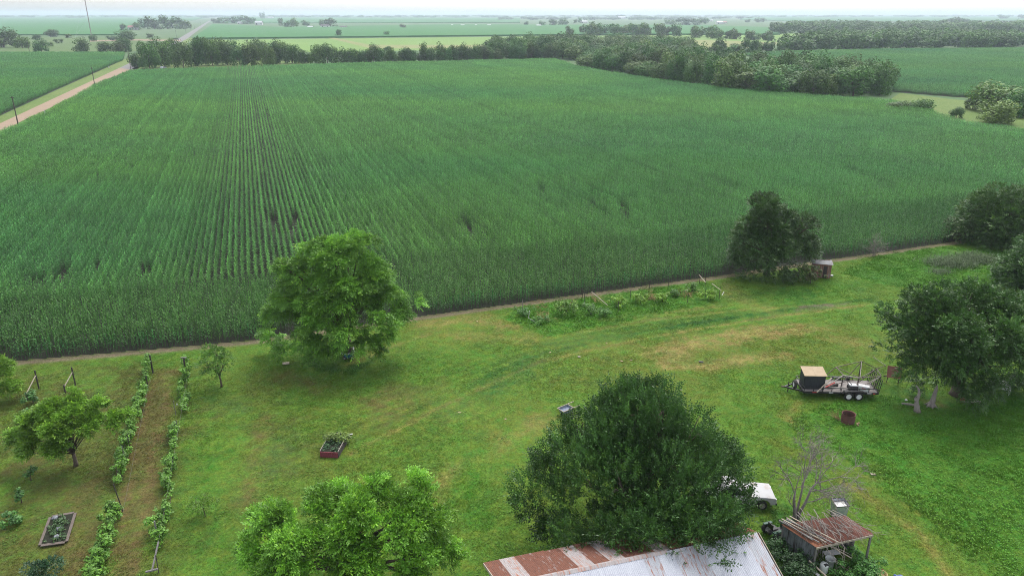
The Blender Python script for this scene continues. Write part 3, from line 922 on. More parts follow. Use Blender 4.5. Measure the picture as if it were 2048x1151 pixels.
def grow_tree(name, base, W, Dp, H, z0, r, nlump, nsprig, style, color, mat, label, group=None, lean=(0, 0), trunk_r=0.3, leafL=.17, leafW=.065, nl=9, sprL=.5, lumpr=(.13, .22), shape='dome', yellow=.1, limbs=True, clip=None, tvar=.22, lobes=None):
    """a tree thing: trunk with limbs, crown of sprigs set on lumps spread over the crown's volume"""
    root = empty(name, base, label=label, cat='tree', group=group)
    C = []; RR = []
    if lobes:
        tot = sum(q[4] ** 2 for q in lobes)
        for px, py, yy, _, lr_ in lobes:
            t = yy / (FPX * math.cos(PITCH) + (575.5 - py) * math.sin(PITCH))
            c0 = np.array([(px - 1024) * t, yy, CAMH + t * (-FPX * math.sin(PITCH) + (575.5 - py) * math.cos(PITCH))]) - np.array(base)
            for _k in range(max(3, int(round(nlump * lr_ ** 2 / tot)))):
                v = unit(r.normal(0, 1, 3)[None])[0]
                if v[2] < -.75: v[2] *= -1
                C.append(c0 + v * lr_ * r.uniform(.45, .86) * np.array([1, 1, .85])); RR.append(lr_ * r.uniform(*lumpr))
    tries = 0
    rad = np.array([W / 2, Dp / 2, (H - z0)])
    while not lobes and len(C) < nlump:
        v = unit(r.normal(0, 1, 3)[None])[0]
        if shape == 'dome':
            v[2] = abs(v[2]) * 1.0 - 0.12
            k = r.uniform(.62, .9) if r.random() < .8 else r.uniform(.2, .6)
            c = np.array([0, 0, z0 + 0.08 * (H - z0)]) + v * rad * k * np.array([1, 1, .92])
        elif shape == 'round':
            k = r.uniform(.6, .86) if r.random() < .8 else r.uniform(.2, .6)
            c = np.array([0, 0, (z0 + H) / 2]) + v * np.array([W / 2, Dp / 2, (H - z0) / 2]) * k
        else:                              # open: a vase, wide at the top
            zz = r.uniform(0, 1) ** .8
            wr = (.35 + .65 * math.sin(math.pi * (.15 + .62 * zz)))
            a = r.uniform(0, 6.283); k = math.sqrt(r.uniform(.05, 1)) * .85
            c = np.array([math.cos(a) * W / 2 * wr * k, math.sin(a) * Dp / 2 * wr * k, z0 + (H - z0) * (.06 + .88 * zz * (1 - .35 * k * k))])
        lr = r.uniform(*lumpr) * min(W, 1.3 * H)
        ok = all(np.linalg.norm(c - q) > .62 * min(lr, s) for q, s in zip(C, RR)) or r.random() < .15
        if ok:
            C.append(c); RR.append(lr)
    C = np.array(C); RR = np.array(RR)
    C[:, 0] += lean[0] * (C[:, 2] / H); C[:, 1] += lean[1] * (C[:, 2] / H)
    if clip is not None:
        kk = clip(C + np.array(base)); C, RR = C[kk], RR[kk]
    w = RR ** 2 / (RR ** 2).sum()
    li = r.choice(len(C), int(nsprig * 1.25), p=w)
    d = unit(r.normal(0, 1, (len(li), 3)))
    if style != 'up': d[:, 2] = np.abs(d[:, 2]) * np.where(r.random(len(d)) < (.86 if style in ('droop', 'open') else .72), 1, -1)
    fr = np.where(r.random(len(d)) < .8, r.uniform(.8, 1.04, len(d)), r.uniform(.35, .8, len(d)))
    flat = np.array([1.04, 1.04, .66]) if style in ('droop', 'open') else np.array([1, 1, .95])
    p = C[li] + d * RR[li][:, None] * fr[:, None] * flat
    # drop sprigs buried deep inside other lumps
    dm = np.min(np.linalg.norm(p[:, None, :] - C[None], axis=2) / RR[None], axis=1)
    kk = (dm > .5) & (p[:, 2] > max(z0 * .55, .15))
    p, d, li = p[kk][:nsprig], d[kk][:nsprig], li[kk][:nsprig]
    n = len(p)
    cen = np.array([lean[0] * .6, lean[1] * .6, z0 + (H - z0) * .35])
    outw = unit(p - cen)
    if style == 'up':
        dd = unit(d * .55 + outw * .45 + np.array([0, 0, .9]) + r.normal(0, .3, (n, 3)))
        dr = .05
    elif style == 'droop':
        dd = unit(d * .6 + outw * .8 * np.array([1, 1, .3]) + np.array([0, 0, .1]) + r.normal(0, .35, (n, 3)))
        dr = .45
    else:
        dd = unit(d * .7 + outw * .5 + np.array([0, 0, .25]) + r.normal(0, .4, (n, 3)))
        dr = .25
    nrm = unit(np.array([0, 0, 1.0]) + d * .6 + r.normal(0, .35, (n, 3)))
    lt = r.uniform(1 - tvar, 1 + tvar, len(C))[li]
    tint = np.array(color)[None] * (lt * r.uniform(.82, 1.2, n))[:, None]
    yl = r.random(n) < yellow
    tint[yl] *= np.array([1.45, 1.3, 1.0])
    Q, T = sprig_leaves(p, dd, nrm, sprL * r.uniform(.7, 1.3, n), nl, leafL, leafW, r, tint, droop=dr)
    link_mesh('crown', quads_mesh(name + '_crown', Q, T, mat), root)
    # trunk and limbs
    mb = MB()
    fork = z0 * .8 + .15 * (H - z0) if style != 'open' else z0 * .9
    fk = Vector((lean[0] * .1, lean[1] * .1, fork))
    mb.tube([(0, 0, -.1), (0.02, 0, fork * .15), (lean[0] * .04, .03, fork * .55), fk], [trunk_r * 1.45, trunk_r * 1.1, trunk_r * .95, trunk_r * .85], 9)
    if limbs:
        order = np.argsort(-RR)[:min(len(C), 46)]
        for i in order:
            e = Vector(C[i])
            mid = fk.lerp(e, .5) + Vector((r.normal(0, .25), r.normal(0, .25), (.10 if style != 'up' else -.02) * (e - fk).length))
            r0 = trunk_r * r.uniform(.28, .5)
            mb.tube([fk - Vector((0, 0, r.uniform(0, .25) * fork)), fk.lerp(mid, .55), mid, mid.lerp(e, .6), e], [r0, r0 * .8, r0 * .55, r0 * .36, r0 * .15], 5)
            for q in range(3):
                e2 = e + Vector(r.normal(0, 1, 3)).normalized() * RR[i] * .85
                mb.tube([mid.lerp(e, .55), e.lerp(e2, .45), e2], [r0 * .3, r0 * .2, .012], 4)
    mb.build('trunk', M['bark'], root, smooth=True)
    return root

M['leaf_dark'] = leaf_mat('leaf_dark_tree', (1, 1, 1), trans=.22, rough=.45, spec=.35)
M['leaf_pecan'] = leaf_mat('leaf_pecan', (1, 1, 1), trans=.32, rough=.5, spec=.3)
M['leaf_vine'] = leaf_mat('leaf_vine', (1, 1, 1), trans=.3, rough=.5, spec=.3)
rt = np.random.default_rng(21)

def L5(Y, rows):
    """lobes: picture position of the centre, its distance, its radius"""
    return [(px, py, Y + dy, 0, rr_) for px, py, dy, rr_ in rows]
b = at(1285, 1080)
grow_tree('shade_tree', (b.x, b.y, 0), 14.6, 13.0, 8.9, .6, rt, 220, 14000, 'up', (.040, .098, .020), M['leaf_dark'], 'big dark green bushy tree overhanging the corrugated barn roof', trunk_r=.4, leafL=.18, leafW=.085, nl=10, sprL=.66, lumpr=(.30, .46), yellow=.2, tvar=.4,
          lobes=L5(b.y, [(1250, 845, 1.5, 2.6), (1300, 850, 1.5, 2.6), (1200, 872, 1, 2.2), (1135, 915, 1, 1.8), (1360, 885, 1, 2.4), (1100, 985, 0, 2.0), (1220, 960, -1.5, 2.5), (1340, 965, -1.5, 2.5), (1440, 950, .5, 2.1), (1120, 1060, -1, 1.5), (1210, 1060, -2.5, 1.8), (1310, 1065, -3, 1.9), (1405, 1040, -2, 1.8), (1450, 1005, 0, 1.5), (1140, 1085, -3.5, 1.2), (1210, 1085, -4.5, 1.4), (1290, 1085, -5.2, 1.5), (1370, 1075, -5, 1.5), (1440, 1055, -4, 1.4), (1080, 1040, -1, 1.4), (1330, 1095, -6, 1.2), (1400, 1085, -6, 1.2), (1452, 1060, -4.5, 1.2), (1250, 1095, -5.5, 1.1), (1440, 1070, -5.5, 1.2), (1170, 1095, -4.5, 1.0), (1462, 995, -1, 1.2), (1250, 1050, -4, 1.7), (1330, 1050, -4, 1.8), (1410, 1040, -4, 1.7), (1440, 1040, -3.5, 1.4), (1240, 880, 4, 2.4), (1380, 900, 4, 2.0)]))
b = at(690, 722)
grow_tree('pecan_tree', (b.x + .1, b.y + 1.0, 0), 14.6, 13.0, 13.2, .7, rt, 190, 10500, 'droop', (.108, .25, .030), M['leaf_pecan'], 'large light green pecan-like tree at the edge of the corn, white cart beneath it', trunk_r=.42, leafL=.25, leafW=.09, nl=11, sprL=.62, lumpr=(.2, .36), yellow=.2, tvar=.42,
          lobes=L5(b.y + 1, [(680, 525, .5, 2.6), (640, 500, 1.5, 1.8), (715, 500, 0, 1.8), (590, 550, 0, 2.2), (570, 610, -.5, 2.1), (740, 560, 0, 2.0), (660, 590, -1.5, 2.4), (550, 680, .5, 1.3), (625, 630, -2, 2.0), (700, 595, -2.5, 2.2), (765, 600, 0, 2.0), (818, 597, .5, 1.2), (795, 640, -.5, 1.6), (655, 685, -3, 1.3), (735, 680, -2.5, 1.4), (600, 690, -1.5, 1.2), (690, 560, 3, 2.3), (760, 560, 2, 1.4), (640, 705, -4, 1.3), (700, 700, -4, 1.4), (575, 705, -2, 1.2), (765, 685, -2.5, 1.3), (610, 670, -3.5, 1.6), (690, 655, -4, 1.7), (750, 650, -3, 1.6), (540, 650, -1, 1.2)]))
b = at(1541, 557)
grow_tree('rounded_tree', (b.x, b.y + 1.5, 0), 10.8, 10.6, 10.2, .3, rt, 130, 8500, 'none', (.042, .090, .020), M['leaf_dark'], 'dark round-headed tree beside the small red shed', trunk_r=.35, leafL=.19, leafW=.095, nl=10, sprL=.5, lumpr=(.28, .45), yellow=.12, tvar=.3,
          lobes=L5(b.y + 1.5, [(1535, 435, .5, 2.8), (1505, 470, 0, 2.5), (1580, 460, 0, 2.6), (1490, 510, -.5, 2.2), (1540, 470, -1.5, 2.6), (1600, 490, -1, 2.2), (1550, 495, -2, 2.3), (1605, 500, 0, 2.0), (1525, 535, -2, 1.5), (1590, 540, -1, 1.5), (1540, 440, 3, 2.2), (1622, 525, 1, 1.2), (1480, 545, -1.5, 1.3), (1520, 552, -3, 1.3), (1565, 550, -3, 1.4), (1600, 548, -2, 1.2), (1540, 520, -3.5, 1.8)]))
b = at(1872, 806)
grow_tree('shade_tree', (b.x + 2.5, b.y + 1.5, 0), 14.2, 12.5, 10.4, .6, rt, 190, 12000, 'none', (.044, .104, .020), M['leaf_dark'], 'broad dark tree behind the old stumps at the right edge', trunk_r=.45, leafL=.2, leafW=.095, nl=10, sprL=.55, lumpr=(.28, .45), yellow=.16, tvar=.34,
          lobes=L5(b.y + 1.5, [(1900, 625, 0, 2.6), (1840, 630, 0, 2.3), (1850, 670, -1.5, 2.2), (1920, 700, -2.5, 2.4), (1800, 665, -.5, 1.8), (1965, 625, .5, 2.3), (2035, 630, 0, 2.4), (1870, 690, -2, 2.2), (1955, 705, -2, 2.3), (2040, 710, -.5, 2.4), (1815, 725, 0, 1.5), (1870, 755, -.5, 1.4), (1950, 760, -1, 1.5), (2030, 780, 0, 1.6), (2095, 690, 0, 2.4), (1940, 640, 4, 2.3), (2130, 640, 1, 2.2), (1890, 745, -2.5, 1.8), (1965, 770, -2.5, 1.8), (1835, 735, -1.5, 1.5), (1775, 640, 0, 1.2), (1780, 700, 0, 1.0), (1920, 660, -3, 2.0), (2000, 680, -3, 2.0)]))
b = at(700, 1172)
grow_tree('pecan_tree', (b.x, b.y, 0), 13.0, 11.5, 6.5, 1.4, rt, 150, 7600, 'open', (.125, .285, .028), M['leaf_pecan'], 'bright green open-crowned tree cut by the bottom edge of the picture', trunk_r=.3, leafL=.2, leafW=.08, nl=10, sprL=.5, lumpr=(.22, .38), yellow=.22, tvar=.4,
          lobes=L5(b.y, [(835, 990, 1, 1.2), (745, 985, 1, 1.2), (645, 1010, 1, 1.2), (545, 1050, 0, 1.4), (700, 1050, -.5, 1.6), (800, 1060, -.5, 1.5), (875, 1050, .3, 1.0), (600, 1100, -1.5, 1.5), (510, 1105, 0, 1.2), (720, 1130, -1.5, 1.6), (840, 1130, -1, 1.5), (895, 1105, 0, .9), (560, 1150, -1.5, 1.4), (690, 1010, 2, 1.4)]))
b = at(152, 930)
grow_tree('orchard_tree', (b.x, b.y, 0), 8.2, 6.4, 4.7, 1.3, rt, 95, 4600, 'open', (.125, .25, .028), M['leaf_pecan'], 'spreading light green orchard tree between the vine rows', trunk_r=.13, leafL=.18, leafW=.075, nl=10, sprL=.42, lumpr=(.26, .42), yellow=.22, tvar=.34,
          lobes=L5(b.y, [(105, 825, .3, .95), (160, 820, .6, .9), (60, 850, 0, .95), (112, 855, -.8, 1.0), (180, 850, 0, .95), (225, 842, .5, .8), (62, 892, -.6, .9), (112, 888, -1, .8), (32, 878, 0, .7), (195, 815, .8, .7), (250, 832, .5, .55), (140, 795, .8, .6)]))
b = at(-40, 800)
grow_tree('orchard_tree', (b.x - .6, b.y, 0), 7.0, 6.0, 5.2, 1.2, rt, 70, 2600, 'open', (.12, .24, .028), M['leaf_pecan'], 'light green orchard tree cut by the left edge of the picture', trunk_r=.13, leafL=.18, leafW=.075, nl=10, sprL=.45, lumpr=(.3, .45), yellow=.2, lobes=L5(b.y, [(-10, 745, 0, 1.1), (-60, 740, 0, 1.3), (20, 775, 0, .9), (-30, 790, -.6, 1.2), (5, 730, .5, .8), (-90, 780, 0, 1.3)]))
b = at(443, 773)
grow_tree('young_tree', (b.x, b.y, 0), 2.9, 2.4, 3.7, 1.3, rt, 16, 420, 'open', (.08, .18, .025), M['leaf_pecan'], 'small young tree standing alone right of the vine rows', trunk_r=.07, leafL=.15, leafW=.065, nl=9, sprL=.3, lumpr=(.12, .2), shape='open', yellow=.1, lean=(-.4, 0))
b = at(410, 1032)
grow_tree('sapling', (b.x, b.y, 0), 1.5, 1.3, 1.5, .45, rt, 8, 110, 'open', (.11, .21, .028), M['leaf_pecan'], 'knee-high sapling in the grass left of the bottom tree', trunk_r=.025, leafL=.13, leafW=.055, nl=8, sprL=.25, lumpr=(.15, .22), shape='open', limbs=True)
b = at(2000, 492)
grow_tree('boundary_tree', (b.x + 1.0, b.y + 2, 0), 14.0, 11.5, 9.4, .3, rt, 95, 9000, 'none', (.048, .105, .020), M['leaf_dark'], 'dark spreading tree at the corn edge on the right', trunk_r=.4, leafL=.24, leafW=.12, nl=10, sprL=.5, lumpr=(.08, .14), shape='dome', yellow=.14, tvar=.3)
b = at(2062, 585)
grow_tree('boundary_tree', (b.x + 2.6, b.y + 1, 0), 10.5, 10, 7.8, .3, rt, 80, 7000, 'none', (.044, .105, .02), M['leaf_dark'], 'dark tree cut by the right edge above the broad shade tree', trunk_r=.3, leafL=.23, leafW=.11, nl=10, sprL=.5, lumpr=(.09, .15), shape='dome', yellow=.1)
b = at(100, 1165)
grow_tree('garden_bush', (b.x - .3, b.y, 0), 2.0, 1.8, 1.5, .1, rt, 14, 420, 'none', (.03, .075, .03), M['leaf_dark'], 'dark green bush at the bottom edge below the wooden garden bed', trunk_r=.05, leafL=.12, leafW=.06, nl=9, sprL=.22, lumpr=(.16, .24), shape='dome', yellow=.02, limbs=False)

# ---- distant trees: a few crown shapes shared by many single trees
M['leaf_far'] = leaf_mat('leaf_distant', (1, 1, 1), trans=.2, rough=.6, objrand=.36, spec=.2)
def far_crown(seed, nq, size, shape, tint=(.050, .118, .022)):
    r = np.random.default_rng(seed)
    C = []; RR = []
    nl = 16 if nq > 800 else 9
    for _ in range(nl):
        v = unit(r.normal(0, 1, 3)[None])[0]
        k = r.uniform(.45, .8)
        C.append(np.array([v[0] * .5 * k, v[1] * .5 * k, .52 + v[2] * .40 * k])); RR.append(r.uniform(.15, .26))
    for _ in range(6 if nq > 800 else 3):
        a = r.uniform(0, 6.283)
        C.append(np.array([math.cos(a) * .3, math.sin(a) * .3, r.uniform(.12, .26)])); RR.append(r.uniform(.14, .2))
    nl = len(C)
    C = np.array(C); RR = np.array(RR)
    li = r.choice(nl, nq, p=RR ** 2 / (RR ** 2).sum())
    d = unit(r.normal(0, 1, (nq, 3)))
    p = C[li] + d * (RR[li] * r.uniform(.7, 1.08, nq))[:, None]
    n_ = unit(d + np.array([0, 0, .6]) + r.normal(0, .45, (nq, 3)))
    a = unit(np.cross(n_, r.normal(0, 1, (nq, 3)))); b_ = np.cross(n_, a)
    s = (size * r.uniform(.6, 1.3, nq))[:, None]
    Q = np.stack([p - a * s, p - b_ * s * .55, p + a * s, p + b_ * s * .55], 1)
    lum = r.uniform(.75, 1.25, nl)[li] * r.uniform(.8, 1.25, nq)
    T = np.array(tint)[None] * lum[:, None]
    y = r.random(nq) < .12
    T[y] *= np.array([1.4, 1.3, 1.0])
    return quads_mesh('distant_crown', Q, T, M['leaf_far'])
mid_crowns = [far_crown(100 + i, 2600, .038, i) for i in range(7)]
small_crowns = [far_crown(200 + i, 520, .075, i) for i in range(5)]
trunks = []
for i in range(3):
    r = random.Random(i)
    mb = MB()
    mb.tube([(0, 0, -.02), (0, 0, .12), (r.gauss(0, .02), r.gauss(0, .02), .3)], [.03, .022, .018], 6)
    for q in range(5):
        a = q * 1.256 + r.random()
        mb.tube([(0, 0, .2), (math.cos(a) * .12, math.sin(a) * .12, .38), (math.cos(a) * .26, math.sin(a) * .26, .52 + r.random() * .2)], [.012, .009, .003], 4)
    trunks.append(mb.mesh('distant_trunk', M['bark']))
_tr = random.Random(3)
def far_tree(name, loc, w, h, label, group=None, small=False, cat='tree'):
    o = empty(name, loc, _tr.uniform(0, 6.28), label, cat, group)
    o.scale = (w, w * _tr.uniform(.9, 1.1), h)
    link_mesh('crown', _tr.choice(small_crowns if small else mid_crowns), o)
    link_mesh('trunk', _tr.choice(trunks), o)
    return o
def pt(px, py, name, wpx, hpx, label, group=None, small=False, cat='tree'):
    """tree whose foot stands at this pixel, width and height given in picture pixels at that distance"""
    q = at(px, py)
    s = FPX / (q.y * math.cos(PITCH) + CAMH * math.sin(PITCH))
    return far_tree(name, (q.x, q.y, -.02), wpx / s, hpx / s * 1.03, label, group, small, cat)
def belt(name, pa, pb, n, wr, hr, label, group, small=False, jit=1.0, depth=3.0):
    a, b_ = at(*pa), at(*pb)
    for i in range(n):
        q = a.lerp(b_, (i + .5 + _tr.uniform(-.3, .3) * jit) / n)
        far_tree(name, (q.x + _tr.gauss(0, depth), q.y + _tr.gauss(0, depth), -.05), _tr.uniform(*wr), _tr.uniform(*hr), label, group, small)
def wood(name, pix, spacing, wr, hr, label, group, small=False):
    pl = world_poly(pix)
    x0, y0 = pl.min(0); x1, y1 = pl.max(0)
    got = []
    for _ in range(9000):
        x, y = _tr.uniform(x0, x1), _tr.uniform(y0, y1)
        if in_poly(np.array([x]), np.array([y]), pl)[0] and all((x - a) ** 2 + (y - b_) ** 2 > spacing ** 2 for a, b_ in got):
            got.append((x, y))
    for x, y in got:
        far_tree(name, (x, y, -.05), _tr.uniform(*wr), _tr.uniform(*hr), label, group, small)
    return len(got)

# hedgerow along the far end of the corn
belt('hedgerow_tree', (640, 127), (1110, 118), 30, (6.5, 10), (7, 12), 'tree in the dark hedgerow closing off the far end of the cornfield', 'hedgerow at the far end of the corn', depth=1.5)
belt('hedgerow_tree', (690, 126), (1110, 117), 22, (7, 9), (8, 13), 'tree in the dark hedgerow closing off the far end of the cornfield', 'hedgerow at the far end of the corn', depth=2.5)
# farm grove on the left
ORD = 'first second third fourth fifth sixth seventh eighth ninth tenth eleventh twelfth thirteenth fourteenth fifteenth sixteenth seventeenth eighteenth nineteenth twentieth twenty-first twenty-second twenty-third twenty-fourth'.split()
GROVE = []
for px, py, w, h in [(300, 137, 42, 55), (275, 134, 28, 30), (330, 134, 40, 52), (368, 136, 38, 50), (395, 132, 36, 58), (425, 131, 38, 56), (455, 130, 40, 46), (480, 132, 30, 40), (505, 132, 36, 46),
                     (535, 133, 34, 44), (560, 128, 34, 46), (585, 127, 34, 40), (350, 125, 34, 48), (410, 122, 36, 48), (440, 120, 36, 46), (470, 120, 36, 42), (520, 120, 36, 44), (315, 120, 36, 44), (610, 128, 26, 30), (572, 120, 30, 38), (545, 118, 30, 36), (632, 128, 34, 40), (655, 127, 34, 38)]:
    GROVE.append((px, py, w, h))
GROVE.sort()
for i, (px, py, w, h) in enumerate(GROVE):
    pt(px, py, 'grove_tree', w * 1.1, h, f'{ORD[i]} tree from the gravel road in the farm grove beside the road corner', 'farm grove by the gravel road')
# wood that runs in from the right
n_w = wood('belt_tree', [(1160, 136), (1240, 146), (1330, 164), (1430, 180), (1530, 190), (1640, 196), (1760, 193), (1775, 178), (1690, 165), (1560, 150), (1460, 140), (1340, 133), (1210, 124)], 9.2, (9, 16), (8, 15.5), 'tree in the thick belt between the two cornfields on the right', 'tree belt between the cornfields')
wood('creek_tree', [(1120, 118), (1260, 126), (1380, 118), (1385, 104), (1300, 92), (1190, 94), (1130, 104)], 14, (13, 19), (10, 15), 'tree in the clump behind the end of the tree belt', 'trees behind the belt end')
wood('creek_tree', [(985, 118), (1110, 117), (1150, 108), (1140, 96), (1000, 104)], 14, (12, 17), (11, 17), 'tree in the tall clump at the right end of the hedgerow', 'clump at the hedgerow end')
# field hedges farther off
belt('hedge_tree', (1140, 72), (1300, 68), 12, (14, 22), (12, 18), 'tree in the long far hedge behind the bright meadow', 'far hedge behind the meadow', True, depth=8)
belt('hedge_tree', (1170, 68), (1420, 74), 20, (14, 22), (12, 20), 'tree in the long far hedge behind the bright meadow', 'far hedge behind the meadow', True, depth=8)
belt('hedge_tree', (1400, 76), (1560, 82), 14, (10, 16), (8, 14), 'tree in the long far hedge behind the bright meadow', 'far hedge behind the meadow', True, depth=5)
belt('hedge_tree', (1400, 108), (1560, 104), 16, (9, 14), (7, 13), 'tree in the low hedge along the far edge of the right cornfield', 'low hedge behind the right cornfield', True, depth=4)
# single trees and bushes in the middle distance on the right
pt(1800, 222, 'field_bush', 52, 22, 'low grey-green bush left of the pair in the clearing', cat='bush')
pt(1845, 226, 'field_bush', 44, 30, 'dark rounded bush right of the pair in the clearing', cat='bush')
pt(1912, 236, 'field_bush', 28, 22, 'small bush standing alone in the grassy clearing', cat='bush')
t = pt(1992, 247, 'clearing_tree', 76, 46, 'yellow-green tree at the near edge of the clearing on the right')
pt(1982, 222, 'clearing_tree', 96, 62, 'dark tree behind the yellow-green tree on the right')
pt(2046, 234, 'clearing_tree', 84, 62, 'dark tree cut by the right edge beside the clearing')
for ch in [q_ for q_ in bpy.data.objects if q_.parent == t and q_.name.startswith('crown')]: ch.data = far_crown(301, 2600, .038, 0, (.105, .165, .03))
pt(1945, 218, 'field_bush', 34, 22, 'low bush left of the dark clearing tree', cat='bush')
# pasture trees on the left
for px, py, w, h, lb in [(8, 95, 56, 36, 'large dark pasture tree cut by the left edge of the picture'), (45, 96, 26, 24, 'pasture tree just right of the large dark one'), (84, 105, 30, 25, 'round pasture tree at the near fence, leftmost of its row'),
                         (163, 105, 30, 30, 'dark upright pasture tree standing alone mid-row'), (211, 106, 28, 24, 'grey-green pasture tree left of the road trees'), (235, 106, 24, 24, 'pasture tree beside the road corner'),
                         (252, 104, 26, 30, 'tallest pasture tree at the road corner'), (101, 74, 26, 16, 'dark tree in the back of the pasture under the crop field'), (75, 80, 20, 11, 'low dark tree at the back left of the pasture'),
                         (118, 87, 15, 10, 'small round tree in the middle of the pasture'), (100, 93, 12, 10, 'smallest bush of the pasture'), (138, 76, 12, 8, 'little lone bush behind the pasture'),
                         (187, 82, 16, 13, 'dark bush at the foot of the radio mast'), (250, 81, 38, 22, 'wide tree by the crossing road'), (224, 81, 18, 10, 'low bush left of the crossing road tree'), (300, 76, 14, 9, 'small tree behind the crossing road')]:
    pt(px, py, 'pasture_tree', w * 1.15, h, lb, small=(h < 12))
pt(677, 74, 'lone_tree', 19, 15, 'lone tree on the meadow boundary with a trunk showing', small=True)
pt(774, 72, 'lone_tree', 13, 10, 'smaller lone tree right of the one on the meadow boundary', small=True)
pt(772, 103, 'lone_tree', 13, 11, 'pale little tree just behind the hedgerow', small=True)
pt(806, 57, 'lone_tree', 17, 9, 'round tree alone in the hazy crop land', small=True)
# farmsteads far away
def grp(lst, label, group):
    for i, (px, py, w, h) in enumerate(sorted(lst)):
        pt(px, py, 'farmstead_tree', w * 1.15, h, label.replace('tree of', ORD[i] + ' tree from the left of'), group, True)
grp([(272, 60, 18, 16), (290, 58, 20, 22), (310, 59, 26, 26), (335, 58, 28, 28), (355, 58, 24, 24), (374, 58, 22, 18), (248, 62, 14, 14)], 'tree of the hazy farmstead left of the far road', 'farmstead trees left of the far road')
grp([(432, 47, 18, 10), (448, 47, 22, 13), (470, 47, 22, 15), (490, 48, 22, 16), (505, 48, 16, 14)], 'tree of the far farmstead right of the road', 'farmstead trees right of the far road')
grp([(561, 52, 11, 17), (575, 55, 16, 14), (588, 55, 18, 18), (612, 52, 17, 12), (643, 52, 11, 14), (662, 55, 26, 18), (525, 38, 10, 13)], 'tree of the farmstead with the white barn', 'trees around the white barn farm')
grp([(1052, 51, 10, 9), (1085, 52, 14, 10), (1105, 52, 18, 13), (1125, 51, 20, 13), (1150, 47, 8, 9), (1160, 46, 8, 9)], 'tree of the hazy farmstead in the middle distance', 'hazy farmstead trees, middle')
grp([(1340, 49, 26, 10), (1365, 50, 30, 14), (1395, 50, 28, 14), (1412, 48, 12, 12), (1240, 36, 16, 7), (1275, 36, 14, 6), (1495, 45, 12, 7), (1520, 45, 20, 9)], 'tree of the faint groves under the horizon right of centre', 'faint groves right of centre')
grp([(1900, 50, 26, 16), (1925, 50, 24, 13), (1950, 51, 20, 11), (2005, 38, 20, 9), (2045, 38, 18, 9), (1645, 25, 12, 5), (1722, 26, 10, 4), (1835, 25, 12, 6), (1852, 25, 18, 7)], 'tree of the faint groves under the horizon at far right', 'faint groves far right')

# woods on the right that read as one mass, and the wooded horizon
def wood_mass(name, pix, n, wr, hr, label, seed, zoff=0.0):
    r = np.random.default_rng(seed)
    pl = world_poly(pix)
    x0, y0 = pl.min(0); x1, y1 = pl.max(0)
    X = r.uniform(x0, x1, n * 12); Y = r.uniform(y0, y1, n * 12)
    k = in_poly(X, Y, pl)
    X, Y = X[k][:n], Y[k][:n]
    n = len(X)
    protos = []
    for me in small_crowns:
        v = np.zeros(len(me.vertices) * 3, np.float32); me.vertices.foreach_get('co', v)
        t = np.zeros(len(me.vertices) * 4, np.float32); me.attributes['vtint'].data.foreach_get('color', t)
        v = v.reshape(-1, 3)
        protos.append((v, [tuple(range(i, i + 4)) for i in range(0, len(v), 4)], t.reshape(-1, 4)[:, :3], [0] * (len(v) // 4)))
    w = r.uniform(*wr, n); h = r.uniform(*hr, n)
    tt = np.repeat(r.uniform(.75, 1.3, (n, 1)), 3, 1)
    scatter(name, protos, [M['leaf_mass']], np.stack([X, Y, np.full(n, zoff)], 1), np.stack([np.zeros(n), np.zeros(n), r.uniform(0, 6.28, n)], 1), np.stack([w, w, h], 1), r.integers(0, len(protos), n), tt, label, 'woodland')
M['leaf_mass'] = leaf_mat('leaf_mass', (1, 1, 1), trans=.2, rough=.6, attr='itint', attr_type='INSTANCER', spec=.2)
wood_mass('far_wood', [(1555, 104), (1640, 103), (1800, 99), (2040, 97), (2045, 88), (1960, 80), (1850, 76), (1690, 78), (1620, 86)], 300, (13, 19), (11, 16), 'hazy wood in front of the right-hand farm', 31)
wood_mass('far_wood', [(1540, 69), (1660, 69), (1880, 68), (2250, 66), (2250, 56), (1880, 56), (1650, 54), (1545, 58)], 420, (18, 28), (13, 19), 'second hazier wood across the right half below the horizon', 32)
wood_mass('horizon_trees', [(-300, 36.5), (1040, 35.5), (1300, 36), (2300, 34), (2300, 32.6), (-300, 33.2)], 500, (40, 90), (10, 20), 'faint tree lines along the whole horizon', 33)
wood_mass('horizon_trees', [(1000, 40.5), (1480, 40), (1500, 37), (1000, 37)], 90, (25, 60), (9, 16), 'faint tree line below the horizon at centre right', 34)

# ------------------------------------------------------------------ barn with corrugated roof
M['tin_white'] = surf('tin_white', (0.36, 0.375, 0.41), (0.29, 0.30, 0.34), scale=1.4, rough=0.55, metal=0.15, stain=(0.25, 0.12, 0.07), stain_scale=2.2, stain_lo=.67, stain_hi=.76, stretch=(3, .6, 1))
M['tin_stained'] = surf('tin_stained', (0.33, 0.34, 0.37), (0.26, 0.27, 0.29), scale=1.8, rough=0.6, metal=0.15, stain=(0.22, 0.085, 0.045), stain_scale=2.0, stain_lo=.52, stain_hi=.62, stretch=(4, .5, 1))
M['tin_rusty'] = surf('tin_rusty', (0.15, 0.058, 0.036), (0.095, 0.042, 0.028), scale=3, rough=0.9, stain=(0.28, 0.25, 0.24), stain_scale=1.6, stain_lo=.56, stain_hi=.70, stretch=(3, .5, 1))
M['tin_pale'] = surf('tin_pale', (0.30, 0.28, 0.28), (0.22, 0.19, 0.18), scale=3, rough=0.7, stain=(0.26, 0.10, 0.055), stain_scale=1.7, stain_lo=.5, stain_hi=.66, stretch=(4, .5, 1))
